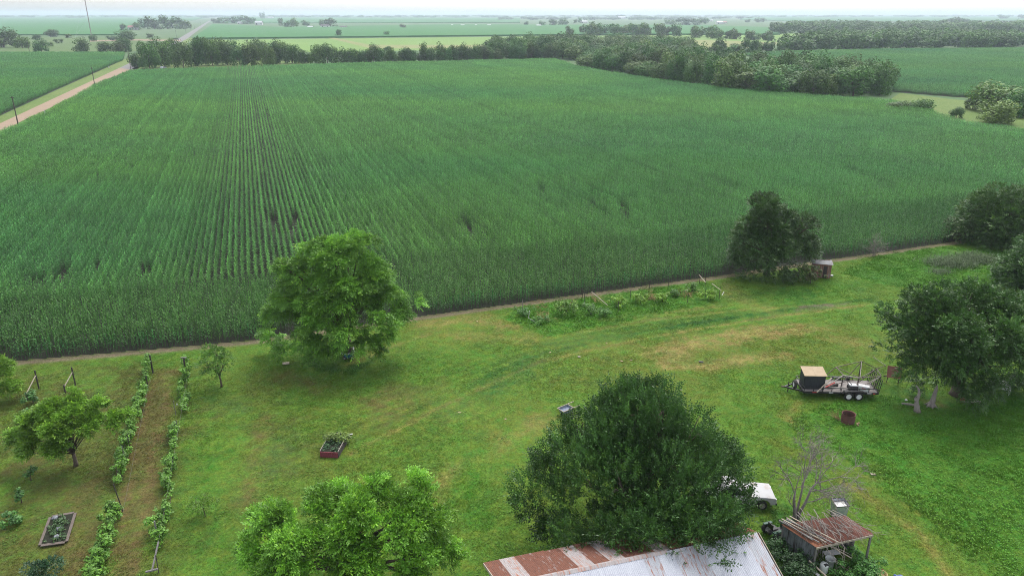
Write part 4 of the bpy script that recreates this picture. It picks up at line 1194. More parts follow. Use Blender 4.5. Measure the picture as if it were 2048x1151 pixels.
def corrugated(p00, p10, p01, p11, pitch=.1, amp=.014, sag=0.0, rnd=None):
    """sheet between four corners; corrugations run from the p0x edge to the p1x edge"""
    p00, p10, p01, p11 = map(Vector, (p00, p10, p01, p11))
    W_ = (p01 - p00).length
    n = max(int(round(W_ / pitch)) * 4, 4)
    nrm = (p01 - p00).cross(p10 - p00).normalized()
    if nrm.z < 0: nrm = -nrm
    rows = []
    for t in (0, .5, 1):
        a = p00.lerp(p10, t); b = p01.lerp(p11, t)
        rows.append([a.lerp(b, k / n) + nrm * (amp * math.sin(k * math.pi / 2) - sag * math.sin(math.pi * t)) for k in range(n + 1)])
    return MB().sheet(rows)
ridge_l = at(1010, 1168, 4.5); ridge_r = at(1512, 1063, 4.5)
bd = (ridge_r - ridge_l); BL = bd.length; bang = math.atan2(bd.y, bd.x)
barn = empty('barn', (ridge_l.x, ridge_l.y, 0), bang, 'barn with pale corrugated metal roof, rusty on its far slope', 'barn')
RID, FRUN, NRUN, TANP = 4.5, 3.15, 5.0, .40
rb = random.Random(4)
x = -.25
ns = 0
while x < BL + .1:
    w = min(.82, BL + .15 - x)
    if w < .25: break
    dz = rb.uniform(0, .012)
    mt = rb.choice(['tin_rusty', 'tin_rusty', 'tin_rusty', 'tin_pale', 'tin_pale'])
    if ns == 1: mt = 'tin_pale'
    e = FRUN + rb.uniform(0, .12)
    corrugated((x, 0.02, RID + dz), (x, e, RID - e * TANP + dz), (x + w + .03, 0.02, RID + dz + .008), (x + w + .03, e, RID - e * TANP + dz + .008)).build('roof_sheet', M[mt], barn, smooth=True)
    e = NRUN + rb.uniform(0, .1)
    mt = 'tin_stained' if rb.random() < .3 else 'tin_white'
    hf = 2.55
    corrugated((x, -0.02, RID + dz), (x, -hf - .1, RID - (hf + .1) * TANP + dz + .012), (x + w + .03, -0.02, RID + dz + .008), (x + w + .03, -hf - .1, RID - (hf + .1) * TANP + dz + .02)).build('roof_sheet', M[mt], barn, smooth=True)
    corrugated((x, -hf, RID - hf * TANP + dz - .01), (x, -e, RID - e * TANP + dz - .01), (x + w + .03, -hf, RID - hf * TANP + dz - .002), (x + w + .03, -e, RID - e * TANP + dz - .002)).build('roof_sheet', M['tin_stained' if rb.random() < .4 else 'tin_white'], barn, smooth=True)
    x += .82; ns += 1
cap = MB()
cap.add([(-.25, .16, RID - .03), (-.25, 0, RID + .05), (-.25, -.16, RID - .03), (BL * .62, .16, RID - .03), (BL * .62, 0, RID + .05), (BL * .62, -.16, RID - .03)], [(0, 1, 4, 3), (1, 2, 5, 4)])
cap.build('ridge_cap', M['tin_pale'], barn)
fz, nz_ = RID - FRUN * TANP, RID - NRUN * TANP
for yy, zz in ((FRUN - .2, fz), (-NRUN + .25, nz_)):
    xx = 0.0
    while xx < BL - .1:
        MB().box((xx + .12, yy, (zz - .05) / 2), (.225, .03, zz - .05)).build('board', M['grey_wood'], barn)
        xx += .235
for xx in (0.0, BL - .1):
    g = MB().prism([(-NRUN + .3, 0), (FRUN - .25, 0), (FRUN - .25, fz - .06), (0, RID - .1), (-NRUN + .3, nz_ - .04)], 0, .04).build('gable_wall', M['grey_wood'], barn)
    g.rotation_euler = (0, 0, R(90)); g.location = (xx, 0, 0)
MB().bar((BL + .13, 0, RID - .06), (BL + .13, -NRUN, RID - NRUN * TANP - .06), .04, .14).build('barge_board', M['pale_wood'], barn)
MB().bar((-.27, 0, RID - .07), (-.27, FRUN, RID - FRUN * TANP - .07), .04, .14).build('barge_board', M['pale_wood'], barn)
MB().box((BL * .3, -NRUN + .2, 1.0), (2.4, .06, 2.0)).build('door', M['pale_wood'], barn)

# ------------------------------------------------------------------ lean-to shed with rusty roof
A_, B_, C_, D_ = at(1563, 1049, 1.55), at(1632, 1095, 1.55), at(1746, 1069, 2.05), at(1688, 1031, 2.05)
sc_ = (A_ + B_ + C_ + D_) / 4
shed = empty('lean_to_shed', (sc_.x, sc_.y, 0), 0, 'small open grey-board shed with rust-red roof heaped with dead branches', 'shed')
L = lambda v: Vector((v.x - sc_.x, v.y - sc_.y, v.z))
a_, b_, c_, d_ = L(A_), L(B_), L(C_), L(D_)
M['rust_roof'] = surf('rust_roof', (0.12, 0.042, 0.028), (0.075, 0.03, 0.022), scale=2.2, rough=.9, stain=(.17, .10, .08), stain_scale=1.6, stain_lo=.58, stain_hi=.74)
M['rust_roof_edge'] = surf('rust_roof_light', (0.20, 0.085, 0.045), (0.13, 0.05, 0.028), scale=2.6, rough=.9)
for i in range(5):
    t0, t1 = i / 5 - .004, (i + 1) / 5 + .012
    q = lambda p, r_, t: p.lerp(r_, t) + Vector((0, 0, .06 + .006 * (i % 2)))
    corrugated(q(a_, d_, t0), q(b_, c_, t0), q(a_, d_, t1), q(b_, c_, t1), pitch=.09, amp=.01).build('roof_sheet', M['rust_roof_edge' if i == 0 else 'rust_roof'], shed, smooth=True)
for t in (.05, .35, .65, .95):
    MB().bar(a_.lerp(b_, t), d_.lerp(c_, t), .06, .1).build('rafter', M['grey_wood'], shed)
MB().bar(b_ + Vector((0, -.02, -.02)), c_ + Vector((0, -.02, -.02)), .05, .12).build('fascia', M['pale_wood'], shed)
ins = lambda p: p * .955
for p in (a_, b_, c_, d_):
    MB().bar((ins(p).x, ins(p).y, -.1), (ins(p).x, ins(p).y, p.z - .05), .1).build('post', M['grey_wood'], shed)
MB().bar((c_.lerp(d_, .5).x * .95, c_.lerp(d_, .5).y, -.1), (c_.lerp(d_, .5).x * .95, c_.lerp(d_, .5).y, 1.98), .09).build('post', M['grey_wood'], shed)
M['barn_board'] = surf('barn_board', (0.20, 0.22, 0.235), (0.10, 0.11, 0.115), scale=9, rough=.9, stretch=(1, 1, .15), stain=(.05, .045, .04), stain_scale=5)
def board_wall(p, q, n, top_p, top_q, parent, gap=.012, thick=.03, skip=()):
    for i in range(n):
        if i in skip: continue
        t0, t1 = i / n + gap * .2, (i + 1) / n - gap * .2
        u0, u1 = p.lerp(q, t0), p.lerp(q, t1)
        z0_, z1_ = top_p + (top_q - top_p) * t0, top_p + (top_q - top_p) * t1
        d = (q - p).normalized(); nn = Vector((-d.y, d.x, 0)) * (thick + .01 * (i % 2))
        zb = random.uniform(0, .06)
        vs = [Vector((u0.x, u0.y, zb)), Vector((u1.x, u1.y, zb)), Vector((u1.x, u1.y, z1_)), Vector((u0.x, u0.y, z0_))]
        MB().add(vs + [v + nn for v in vs], [(0, 1, 2, 3), (7, 6, 5, 4), (0, 4, 5, 1), (1, 5, 6, 2), (2, 6, 7, 3), (3, 7, 4, 0)]).build('board', M['barn_board'], parent)
board_wall(ins(a_), ins(b_), 11, 1.5, 1.5, shed)
board_wall(ins(a_), ins(d_), 15, 1.5, 2.0, shed)
board_wall(ins(d_), ins(d_.lerp(c_, .5)), 6, 1.98, 1.98, shed)

# poles and lumber lying on its roof
def top_at(t, s):                      # s along a->d (left to right), t along a->b (back to front)
    return sc_ * 1 - sc_ + (a_.lerp(b_, t)).lerp(d_.lerp(c_, t), s) + Vector((sc_.x, sc_.y, .12))
lum = [(-.12, .02, .92, .10), (-.15, .07, .97, .18), (-.10, .12, 1.05, .24), (-.18, .17, .86, .20), (-.05, .05, .80, .05), (-.2, .22, 1.1, .33)]
ldesc = ['outermost', 'second', 'third', 'fourth', 'shortest', 'longest']
for i, (t0, s0, t1, s1) in enumerate(lum):
    p = top_at(t0, s0) + Vector((0, 0, .02 + .03 * (i % 3))); q = top_at(t1, s1) + Vector((0, 0, .05 + .03 * (i % 3)))
    o = MB().bar(p, q, .07, .05).build('timber', M['pale_wood' if i % 2 else 'grey_wood'])
    tag(o, f'{ldesc[i]} of the weathered timbers lying along the left side of the rusty shed roof', 'timber', 'timbers on the shed roof')
p = top_at(.55, .12) + Vector((0, 0, .1)); q = at(1703, 1115, .9)
tag(MB().tube([p, p.lerp(q, .5), q], [.045, .04, .03], 6).build('fence_pole', M['pale_wood']), 'long pale pole slanting off the front of the rusty shed roof', 'pole')

# ------------------------------------------------------------------ dead tree and its fallen branches
def twig(mb, p, d, ln, r0, depth, rr, grav=0.0, spread=.5):
    p = Vector(p); d = Vector(d).normalized()
    pts = [p]; n = 4
    for i in range(n):
        d = (d + Vector((rr.gauss(0, .16), rr.gauss(0, .16), rr.gauss(0, .12) - grav))).normalized()
        p = p + d * ln / n
        pts.append(p)
    mb.tube(pts, [r0 * (1 - .55 * i / n) for i in range(n + 1)], 5 if r0 > .03 else 3)
    if depth > 0:
        for k in range(rr.randint(3, 4)):
            i = rr.randint(1, n)
            dd = (d + Vector((rr.gauss(0, spread), rr.gauss(0, spread), rr.gauss(.05, spread * .7)))).normalized()
            twig(mb, pts[i], dd, ln * rr.uniform(.5, .78), max(r0 * .58, .009), depth - 1, rr, grav, spread)
rr = random.Random(12)
q = at(1588, 1040)
dead = empty('dead_tree', (q.x, q.y, 0), 0, 'leafless grey dead tree behind the rusty-roofed shed', 'tree')
tk = MB()
tk.tube([(0, 0, -.1), (.0, 0, .4), (-.1, .05, .9), (-.22, .1, 1.5), (-.2, .15, 2.0)], [.22, .17, .13, .10, .07], 8)
tk.tube([(.25, 0, -.1), (.4, .05, .6), (.75, .1, 1.3), (1.1, .3, 2.1), (1.5, .3, 2.7)], [.16, .13, .1, .08, .05], 8)
tk.tube([(.1, .1, -.1), (.3, .3, .9), (.5, .5, 1.8), (.55, .5, 2.9)], [.12, .1, .07, .05], 7)
tk.build('trunk', M['dead_wood'], dead, smooth=True)
br_ = MB()
for p, d, ln, r0 in [((-.2, .15, 1.9), (-.2, .1, 1), 1.7, .06), ((-.2, .15, 1.9), (.3, .2, 1), 1.6, .05), ((.55, .5, 2.8), (-.1, .1, 1), 1.9, .05), ((.55, .5, 2.6), (.6, .3, .8), 1.7, .045),
                     ((1.5, .3, 2.6), (.5, .2, .9), 1.6, .05), ((1.5, .3, 2.6), (1, 0, .25), 1.9, .05), ((1.1, .3, 2.0), (1, .3, .1), 2.0, .045), ((.75, .1, 1.3), (1, -.1, .2), 1.8, .045), ((1.4, .3, 2.5), (-.2, .4, 1), 1.4, .04),
                     ((.5, .5, 1.7), (.2, .6, .6), 1.4, .04), ((-.1, .05, .9), (-.6, 0, .6), 1.0, .035), ((1.2, .3, 2.2), (.9, -.3, -.1), 2.2, .04), ((.4, .5, 2.2), (.1, .2, 1), 2.0, .045), ((1.6, .3, 2.7), (.2, .3, 1), 1.7, .045)]:
    twig(br_, p, d, ln, r0, 4 if ln > 1.65 else 3, rr, .03)
br_.build('branches', M['dead_wood'], dead)
dead.scale = (.78, .85, 1.0)
rr = random.Random(5)
fb = MB()
for i in range(22):
    p = top_at(rr.uniform(-.1, .35), rr.uniform(.15, .75)) + Vector((0, 0, rr.uniform(.15, .9)))
    twig(fb, p, (rr.gauss(.55, .3), rr.gauss(-.8, .25), rr.gauss(.0, .12)), rr.uniform(1.0, 1.9), rr.uniform(.02, .035), 2, rr, .12, .4)
tag(fb.build('fallen_branches', M['dead_wood']), 'tangle of fallen grey branches on the rusty shed roof', 'branches')

# ------------------------------------------------------------------ white pickup
def wheel(parent, c, rad, wid, rim_mat, axis='Y', name='wheel'):
    w = empty(name, c); w.parent = parent
    pr = [(rad * .62, -wid / 2), (rad * .93, -wid / 2), (rad, -wid * .3), (rad, wid * .3), (rad * .93, wid / 2), (rad * .62, wid / 2)]
    MB().lathe((0, 0, 0), pr, 20, axis, close=False).build('tyre', M['rubber'], w, smooth=True)
    MB().lathe((0, 0, 0), [(rad * .1, -wid * .36), (rad * .2, -wid * .46), (rad * .5, -wid * .30), (rad * .64, -wid * .44), (rad * .64, wid * .44), (rad * .5, wid * .3), (rad * .2, wid * .46), (rad * .1, wid * .36)], 18, axis).build('rim', rim_mat, w, smooth=True)
    return w
M['glass'] = surf('dark_glass', (.02, .025, .03), (.03, .035, .04), rough=.08, spec=.6)
M['car_white'] = surf('faded_white_paint', (.37, .37, .37), (.32, .32, .32), scale=1.5, rough=.65, stain=(.24, .16, .12), stain_scale=1.2, stain_lo=.52, stain_hi=.72, spec=.15)
M['steel_rim'] = surf('steel_rim', (.30, .28, .25), (.2, .18, .16), scale=6, rough=.6)
M['white_rim'] = surf('white_rim', (.6, .6, .6), (.48, .48, .47), scale=6, rough=.5)
q = at(1523, 1019)
tr = empty('pickup_truck', (q.x, q.y, 0), R(-3), 'faded white pickup with rust-stained hood, nose sticking out from under the dark tree', 'truck')
# local: front axle at x=0, near side y=0, nose at +x
body = MB()
side = [(-4.1, .42), (-3.75, .42), (-3.7, .62), (-3.5, .78), (-3.2, .78), (-3.0, .62), (-2.95, .42), (-.48, .38), (-.42, .60), (-.25, .76), (0, .8), (.25, .76), (.42, .60), (.5, .42), (.82, .45), (.86, .78), (.78, .92), (-1.15, 1.02), (-1.2, 1.0), (-4.12, .98)]
body.prism(side, -.06, 1.62)
body.build('body', M['car_white'], tr, bevel=.02)
hood = MB()
rows = []
for i in range(5):
    xx = -1.12 + 1.9 * i / 4
    zz = 1.035 - .12 * (i / 4) ** 1.5
    rows.append([(xx, -.05 + 1.66 * j / 8, zz + .055 * math.sin(math.pi * j / 8) ** .6) for j in range(9)])
hood.sheet(rows, .03).build('hood', M['car_white'], tr, smooth=True)
cab = MB()
cab.add([(-2.55, .02, 1.0), (-1.1, .02, 1.02), (-1.55, .16, 1.58), (-2.4, .16, 1.58), (-2.55, 1.54, 1.0), (-1.1, 1.54, 1.02), (-1.55, 1.4, 1.58), (-2.4, 1.4, 1.58)],
        [(0, 1, 2, 3), (5, 4, 7, 6), (1, 5, 6, 2), (4, 0, 3, 7), (3, 2, 6, 7), (0, 4, 5, 1)])
cab.build('cab', M['car_white'], tr, bevel=.03)
g = MB().add([(-1.17, .13, 1.06), (-1.17, 1.43, 1.06), (-1.545, 1.33, 1.53), (-1.545, .23, 1.53)], [(0, 1, 2, 3)]).build('windscreen', M['glass'], tr)
g.location = (.03, 0, .01)
g = MB().add([(-2.4, .03, 1.08), (-1.3, .03, 1.08), (-1.62, .13, 1.5), (-2.32, .13, 1.5)], [(0, 1, 2, 3)]).build('side_window', M['glass'], tr)
g.location = (0, -.012, 0)
MB().box((.86, .78, .5), (.1, 1.7, .16)).build('bumper', M['black_paint'], tr, bevel=.02)
MB().box((.835, .78, .72), (.05, 1.1, .16)).build('grille', M['black_paint'], tr)
for yy in (.12, 1.44):
    MB().box((.85, yy, .73), (.05, .2, .15)).build('headlight', M['galv'], tr)
MB().box((-3.35, .78, 1.0), (1.5, 1.5, .02)).build('load_bed', M['black_paint'], tr)
for cx_, cy_ in ((0, .06), (0, 1.5), (-3.35, .06), (-3.35, 1.5)):
    wheel(tr, (cx_, cy_, .33), .33, .2, M['steel_rim'])

# ------------------------------------------------------------------ green garden tractor by the shed
M['green_paint'] = surf('green_paint', (.012, .06, .035), (.01, .045, .028), rough=.45)
q = at(1545, 1082)
gt = empty('garden_tractor', (q.x + .45, q.y + .55, 0), R(20), 'dark green garden tractor with pale wheel discs beside the grey shed wall', 'tractor')
MB().box((.72, 0, .62), (.85, .44, .4)).build('hood', M['green_paint'], gt, bevel=.05)
MB().box((0, 0, .42), (1.5, .3, .14)).build('frame', M['black_paint'], gt)
MB().box((-.35, 0, .66), (.42, .45, .12)).build('seat', M['black_paint'], gt, bevel=.03)
MB().box((-.58, 0, .86), (.08, .45, .36)).build('backrest', M['black_paint'], gt, bevel=.02)
for s in (-1, 1):
    MB().box((-.42, s * .46, .72), (.62, .2, .06)).build('fender', M['green_paint'], gt, bevel=.02)
    wheel(gt, (-.42, s * .5, .32), .32, .24, M['white_rim'])
    wheel(gt, (.95, s * .4, .2), .2, .14, M['white_rim'])
st_ = MB().tube([(.22, 0, .8), (.08, 0, 1.05)], .02, 6)
st_.tube([(.08 + .0 * k, .18 * math.cos(k * .5236), 1.05 + .18 * math.sin(k * .5236) * .6) for k in range(13)], .015, 5)
st_.build('steering_wheel', M['black_paint'], gt)

# ------------------------------------------------------------------ buckets and scrap at the shed
M['plastic_white'] = surf('white_plastic', (.48, .5, .48), (.4, .42, .4), scale=5, rough=.5)
def bucket(name, p, r0, h, mat, label, tilt=(0, 0, 0)):
    o = empty(name, p, 0, label, 'bucket'); o.rotation_euler = tilt
    MB().lathe((0, 0, 0), [(r0 * .8, 0), (r0, h), (r0 * 1.06, h), (r0 * 1.06, h - .03), (r0 * 1.0, h - .035)], 18, close=False).build('wall', mat, o, smooth=True)
    MB().lathe((0, 0, 0), [(.01, .03), (r0 * .82, .03)], 18, close=False).build('bottom', mat, o)
    MB().tube([(r0 * 1.05 * math.cos(a), r0 * .25 * math.sin(a) + r0 * .8, h - .06 + .0 * a) if False else (r0 * 1.05 * math.cos(a), -r0 * .95 * math.sin(a) * .9, h - .05 - .12 * math.sin(a)) for a in [math.pi * k / 8 for k in range(9)]], .008, 4).build('handle', M['galv'], o)
    return o
q = at(1658, 1133); bucket('bucket', (q.x, q.y, 0), .27, .62, M['plastic_white'], 'tall white bucket standing at the open front of the shed')
q = at(1646, 1143)
o = empty('white_canister', (q.x, q.y, 0), R(20), 'white canister with a dark opening in front of the tall white bucket', 'canister')
MB().lathe((0, 0, 0), [(.2, 0), (.24, .1), (.24, .5), (.2, .6), (.05, .62)], 16).build('body', M['plastic_white'], o, smooth=True)
MB().box((0, -.12, .6), (.22, .16, .06)).build('opening', M['black_paint'], o)
q0, q1 = at(1628, 1142, .15), at(1638, 1150, .05)
tag(MB().bar(q0, q1, .2, .03).build('white_board', M['white_paint']), 'narrow white board lying left of the buckets', 'board')
q0, q1 = at(1618, 1120, .6), at(1652, 1151, .3)
tag(MB().bar(q0, q1, .1, .06).build('plank', M['pale_wood']), 'weathered plank leaning from the shed corner toward the buckets', 'plank')
q = at(1662, 1104, .5)
tag(MB().box(q, (.9, .4, .04), R(12)).build('tabletop_scrap', M['white_paint']), 'white flat scrap lying inside the open shed', 'scrap')
# shiny scrap behind the roof
M['foil'] = surf('bright_tin', (.45, .47, .52), (.3, .32, .36), scale=4, rough=.3, metal=.5)
q = at(1681, 1035)
o = empty('tin_tub', (q.x, q.y + .3, .0), R(8), 'bright silver tin tub standing behind the rusty shed roof', 'tub')
MB().add([(-.42, -.3, 0), (.36, -.3, 0), (.36, .3, 0), (-.42, .3, 0), (-.5, -.4, .95), (.42, -.36, .9), (.45, .38, 1.0), (-.48, .36, 1.05)], [(0, 3, 2, 1), (0, 1, 5, 4), (1, 2, 6, 5), (2, 3, 7, 6), (3, 0, 4, 7)]).build('body', M['foil'], o, bevel=.03)
MB().add([(-.44, -.33, .8), (.38, -.3, .78), (.40, .32, .8), (-.44, .3, .82)], [(0, 1, 2, 3)]).build('liner', M['white_paint'], o)
rim = MB().tube([(-.5, -.4, .95), (.42, -.36, .9), (.45, .38, 1.0), (-.48, .36, 1.05), (-.5, -.4, .95)], .025, 6); rim.build('rim', M['black_paint'], o)
M['yellow'] = surf('yellow_plastic', (.30, .24, .09), (.36, .3, .14), rough=.5)
M['blue'] = surf('blue_plastic', (.05, .09, .30), (.04, .06, .2), rough=.45)
q = at(1762, 1151)
o = empty('yellow_basin', (q.x, q.y, 0), 0, 'dull yellow basin in the weeds at the bottom edge', 'basin')
MB().lathe((0, 0, 0), [(.22, 0), (.30, .2), (.33, .2), (.33, .17), (.24, .03), (.01, .03)], 16, close=False).build('wall', M['yellow'], o, smooth=True)
MB().tube([(-.45, .2, .1), (-.1, .4, .22), (.25, .33, .12)], .07, 6).build('lump', M['rust'], o, smooth=True)
q = at(1797, 1158)
o = empty('blue_tarp', (q.x, q.y, 0), 0, 'crumpled blue tarp bundle cut by the bottom edge', 'tarp')
bm_ = bmesh.new(); bmesh.ops.create_icosphere(bm_, subdivisions=3, radius=.32)
for v in bm_.verts:
    k = 1 + .25 * math.sin(v.co.x * 19 + v.co.y * 7) * math.sin(v.co.z * 17 + 1)
    v.co *= k; v.co.z = max(v.co.z * .7, -.05)
me = bpy.data.meshes.new('tarp'); bm_.to_mesh(me); bm_.free(); me.materials.append(M['blue'])
link_mesh('sheet', me, o)

# ------------------------------------------------------------------ flat trailer and its load
M['deck_wood'] = surf('deck_wood', (.26, .235, .22), (.16, .145, .135), scale=6, rough=.9, stretch=(.2, 1, 1))
M['frame_steel'] = surf('dark_steel', (.035, .03, .028), (.07, .05, .04), scale=7, rough=.7)
M['bar_steel'] = surf('weathered_steel', (.16, .13, .11), (.07, .05, .045), scale=5, rough=.7)
M['bar_pale'] = surf('pale_steel', (.34, .31, .27), (.22, .19, .16), scale=5, rough=.6)
M['red'] = surf('red_reflector', (.45, .05, .04), (.3, .03, .03), rough=.4)
q = at(1607, 797)
TRZ = R(-2.5)
trl = empty('flatbed_trailer', (q.x, q.y + .15, 0), TRZ, 'black tandem-axle flatbed trailer with plank deck parked on the grass', 'trailer')
DL, DW, DZ = 6.0, 2.1, .62
for i in range(9):
    MB().box((DL / 2, (i + .5) * DW / 9, DZ), (DL - .02, DW / 9 - .012, .05)).build('deck_board', M['deck_wood'], trl)
fr = MB()
fr.box((DL / 2, -.04, DZ - .05), (DL, .07, .15)); fr.box((DL / 2, DW + .04, DZ - .05), (DL, .07, .15))
fr.box((-.035, DW / 2, DZ - .05), (.07, DW + .15, .15)); fr.box((DL + .035, DW / 2, DZ - .05), (.07, DW + .15, .15))
for k in range(7): fr.box((.6 + k * .8, DW / 2, DZ - .1), (.05, DW, .08))
fr.build('chassis', M['black_paint'], trl)
tg = MB(); tg.bar((0, .25, DZ - .1), (-1.25, DW / 2, DZ - .14), .1, .12); tg.bar((0, DW - .25, DZ - .1), (-1.25, DW / 2, DZ - .14), .1, .12)
tg.build('tongue', M['black_paint'], trl)
MB().box((-1.38, DW / 2, DZ - .12), (.3, .12, .1)).build('coupler', M['frame_steel'], trl)
MB().tube([(-.95, DW / 2, 0), (-.95, DW / 2, .95)], .035, 8).build('jack', M['frame_steel'], trl)
rl = MB()
for yy in (-.04, DW + .04):
    rl.bar((0, yy, DZ + .36), (DL, yy, DZ + .36), .05)
    for k in range(9):
        rl.bar((k * DL / 8, yy, DZ), (k * DL / 8, yy, DZ + .36), .045)
rl.bar((0, -.04, DZ + .36), (0, DW + .04, DZ + .36), .05)
rl.build('side_rail', M['black_paint'], trl)
gate = MB()
for k in range(8):
    gate.bar((DL + .1, k * DW / 7, DZ), (DL + .22, k * DW / 7, DZ + 1.15), .04)
for zz in (0.03, .4, .78, 1.15): gate.bar((DL + .1 + .104 * zz, 0, DZ + zz), (DL + .1 + .104 * zz, DW, DZ + zz), .035)
gate.build('ramp_gate', M['black_paint'], trl)
MB().prism([(3.05, .62), (3.2, .86), (4.75, .86), (4.9, .62), (4.85, .62), (4.72, .82), (3.23, .82), (3.1, .62)], -.34, -.08).build('fender', M['black_paint'], trl)
MB().prism([(3.05, .62), (3.2, .86), (4.75, .86), (4.9, .62), (4.85, .62), (4.72, .82), (3.23, .82), (3.1, .62)], DW + .08, DW + .34).build('fender', M['black_paint'], trl)
for xx in (3.6, 4.42):
    for yy in (-.21, DW + .21):
        wheel(trl, (xx, yy, .36), .36, .22, M['white_rim'])
w = wheel(trl, (-.62, .55, .98), .35, .22, M['white_rim'], axis='X', name='spare_wheel')
MB().bar((-.62, .55, .55), (-.62, .55, .98), .05).build('spare_bracket', M['frame_steel'], trl)
for xx in (.85, 2.2, 5.3):
    MB().box((xx, -.085, DZ - .03), (.35, .02, .07)).build('reflector', M['red' if xx < 2 else 'white_paint'], trl)
MB().box((DL - .3, -.09, DZ - .06), (.16, .03, .1)).build('tail_light', M['red'], trl)

def on_trailer(x, y, z):
    c, s = math.cos(TRZ), math.sin(TRZ)
    o = trl.location
    return Vector((o.x + x * c - y * s, o.y + x * s + y * c, z))
DT = DZ + .026
# black hutch with tan roof at the front of the deck
M['tarp_black'] = surf('black_sheeting', (.018, .02, .026), (.03, .032, .038), scale=3, rough=.55)
M['tan_ply'] = surf('tan_plywood', (.34, .26, .165), (.27, .2, .12), scale=3, rough=.7, stain=(.25, .17, .1), stain_scale=4, stain_lo=.6, stain_hi=.7)
p = on_trailer(.06, .38, DT)
hut = empty('black_hutch', p, TRZ, 'tall black-sided box with tan plywood roof at the front of the trailer', 'box')
W_, D2 = 1.7, 1.05
def panel(parent, vs, th, mat, name):
    vs = [Vector(v) for v in vs]
    nn = (vs[1] - vs[0]).cross(vs[3] - vs[0]).normalized() * th
    MB().add(vs + [v + nn for v in vs], [(0, 1, 2, 3), (7, 6, 5, 4), (0, 4, 5, 1), (1, 5, 6, 2), (2, 6, 7, 3), (3, 7, 4, 0)]).build(name, mat, parent)
for i in range(3):
    a0, a1 = i / 3 * W_ + .004, (i + 1) / 3 * W_ - .004
    panel(hut, [(a0, 0, 0), (a1, 0, 0), (a1, 0, 1.25), (a0, 0, 1.25)], .02, M['tarp_black'], 'side_panel')
    b0, b1 = i / 3 * D2 + .004, (i + 1) / 3 * D2 - .004
    zt = lambda b: 1.25 + .22 * (b / D2)
    panel(hut, [(0, b1, 0), (0, b0, 0), (0, b0, zt(b0)), (0, b1, zt(b1))], .02, M['tarp_black'], 'end_panel')
    panel(hut, [(W_, b0, 0), (W_, b1, 0), (W_, b1, zt(b1)), (W_, b0, zt(b0))], .02, M['tarp_black'], 'end_panel')
panel(hut, [(W_, D2, 0), (0, D2, 0), (0, D2, 1.47), (W_, D2, 1.47)], .02, M['tarp_black'], 'back_panel')
for i in range(2):
    a0, a1 = -.08 + i * (W_ + .16) / 2 + .003, -.08 + (i + 1) * (W_ + .16) / 2 - .003
    MB().add([(a0, -.12, 1.235), (a1, -.12, 1.235), (a1, D2 + .1, 1.51), (a0, D2 + .1, 1.51), (a0, -.12, 1.275), (a1, -.12, 1.275), (a1, D2 + .1, 1.55), (a0, D2 + .1, 1.55)], [(3, 2, 1, 0), (4, 5, 6, 7), (0, 1, 5, 4), (1, 2, 6, 5), (2, 3, 7, 6), (3, 0, 4, 7)]).build('roof_panel', M['tan_ply'], hut)
# welded steel truss frame stacked on the deck
p = on_trailer(0, 0, 0)
tf = empty('steel_frame', p, TRZ, 'tangled angular frame of dark and pale steel bars on the trailer deck', 'frame')
N = dict(a=(1.9, .3, .95), b=(3.15, .35, 2.0), c=(3.05, 1.75, 2.05), d=(4.55, .4, 1.75), e=(4.95, 1.5, 2.75), f=(6.3, .5, 1.9), g=(6.45, 1.8, 1.95), h=(2.0, 1.7, 1.0), i=(4.4, .5, .7), j=(3.1, .35, .7), k=(5.0, .6, .7), l=(5.0, 1.6, .7),
         m=(6.2, 1.2, 1.4), n=(3.7, 1.5, .75), o=(5.75, .3, .75), p=(7.1, 1.7, 2.3), q=(6.1, 2.1, 2.9))
for i, (s, t, mt, w_) in enumerate([('a', 'b', 'bar_pale', .06), ('b', 'd', 'bar_pale', .055), ('b', 'c', 'bar_steel', .05), ('c', 'h', 'bar_steel', .05), ('d', 'e', 'bar_pale', .06), ('e', 'g', 'bar_steel', .05), ('c', 'e', 'bar_steel', .045),
                      ('b', 'j', 'frame_steel', .055), ('e', 'l', 'frame_steel', .09), ('d', 'i', 'bar_steel', .05), ('a', 'd', 'bar_steel', .045), ('d', 'f', 'bar_steel', .05), ('f', 'o', 'frame_steel', .05), ('f', 'g', 'bar_steel', .05),
                      ('g', 'm', 'frame_steel', .05), ('i', 'f', 'bar_pale', .045), ('j', 'n', 'bar_steel', .045), ('b', 'i', 'frame_steel', .045), ('k', 'f', 'bar_pale', .045), ('k', 'm', 'bar_steel', .04), ('c', 'd', 'bar_steel', .04), ('l', 'g', 'frame_steel', .05), ('a', 'h', 'bar_steel', .05), ('n', 'e', 'bar_steel', .045), ('d', 'g', 'bar_steel', .045), ('g', 'p', 'bar_steel', .04), ('q', 'p', 'bar_pale', .045), ('a', 'i', 'bar_pale', .05), ('b', 'n', 'bar_steel', .04), ('o', 'g', 'bar_steel', .045)]):
    MB().bar(N[s], N[t], w_).build('bar', M[mt], tf)
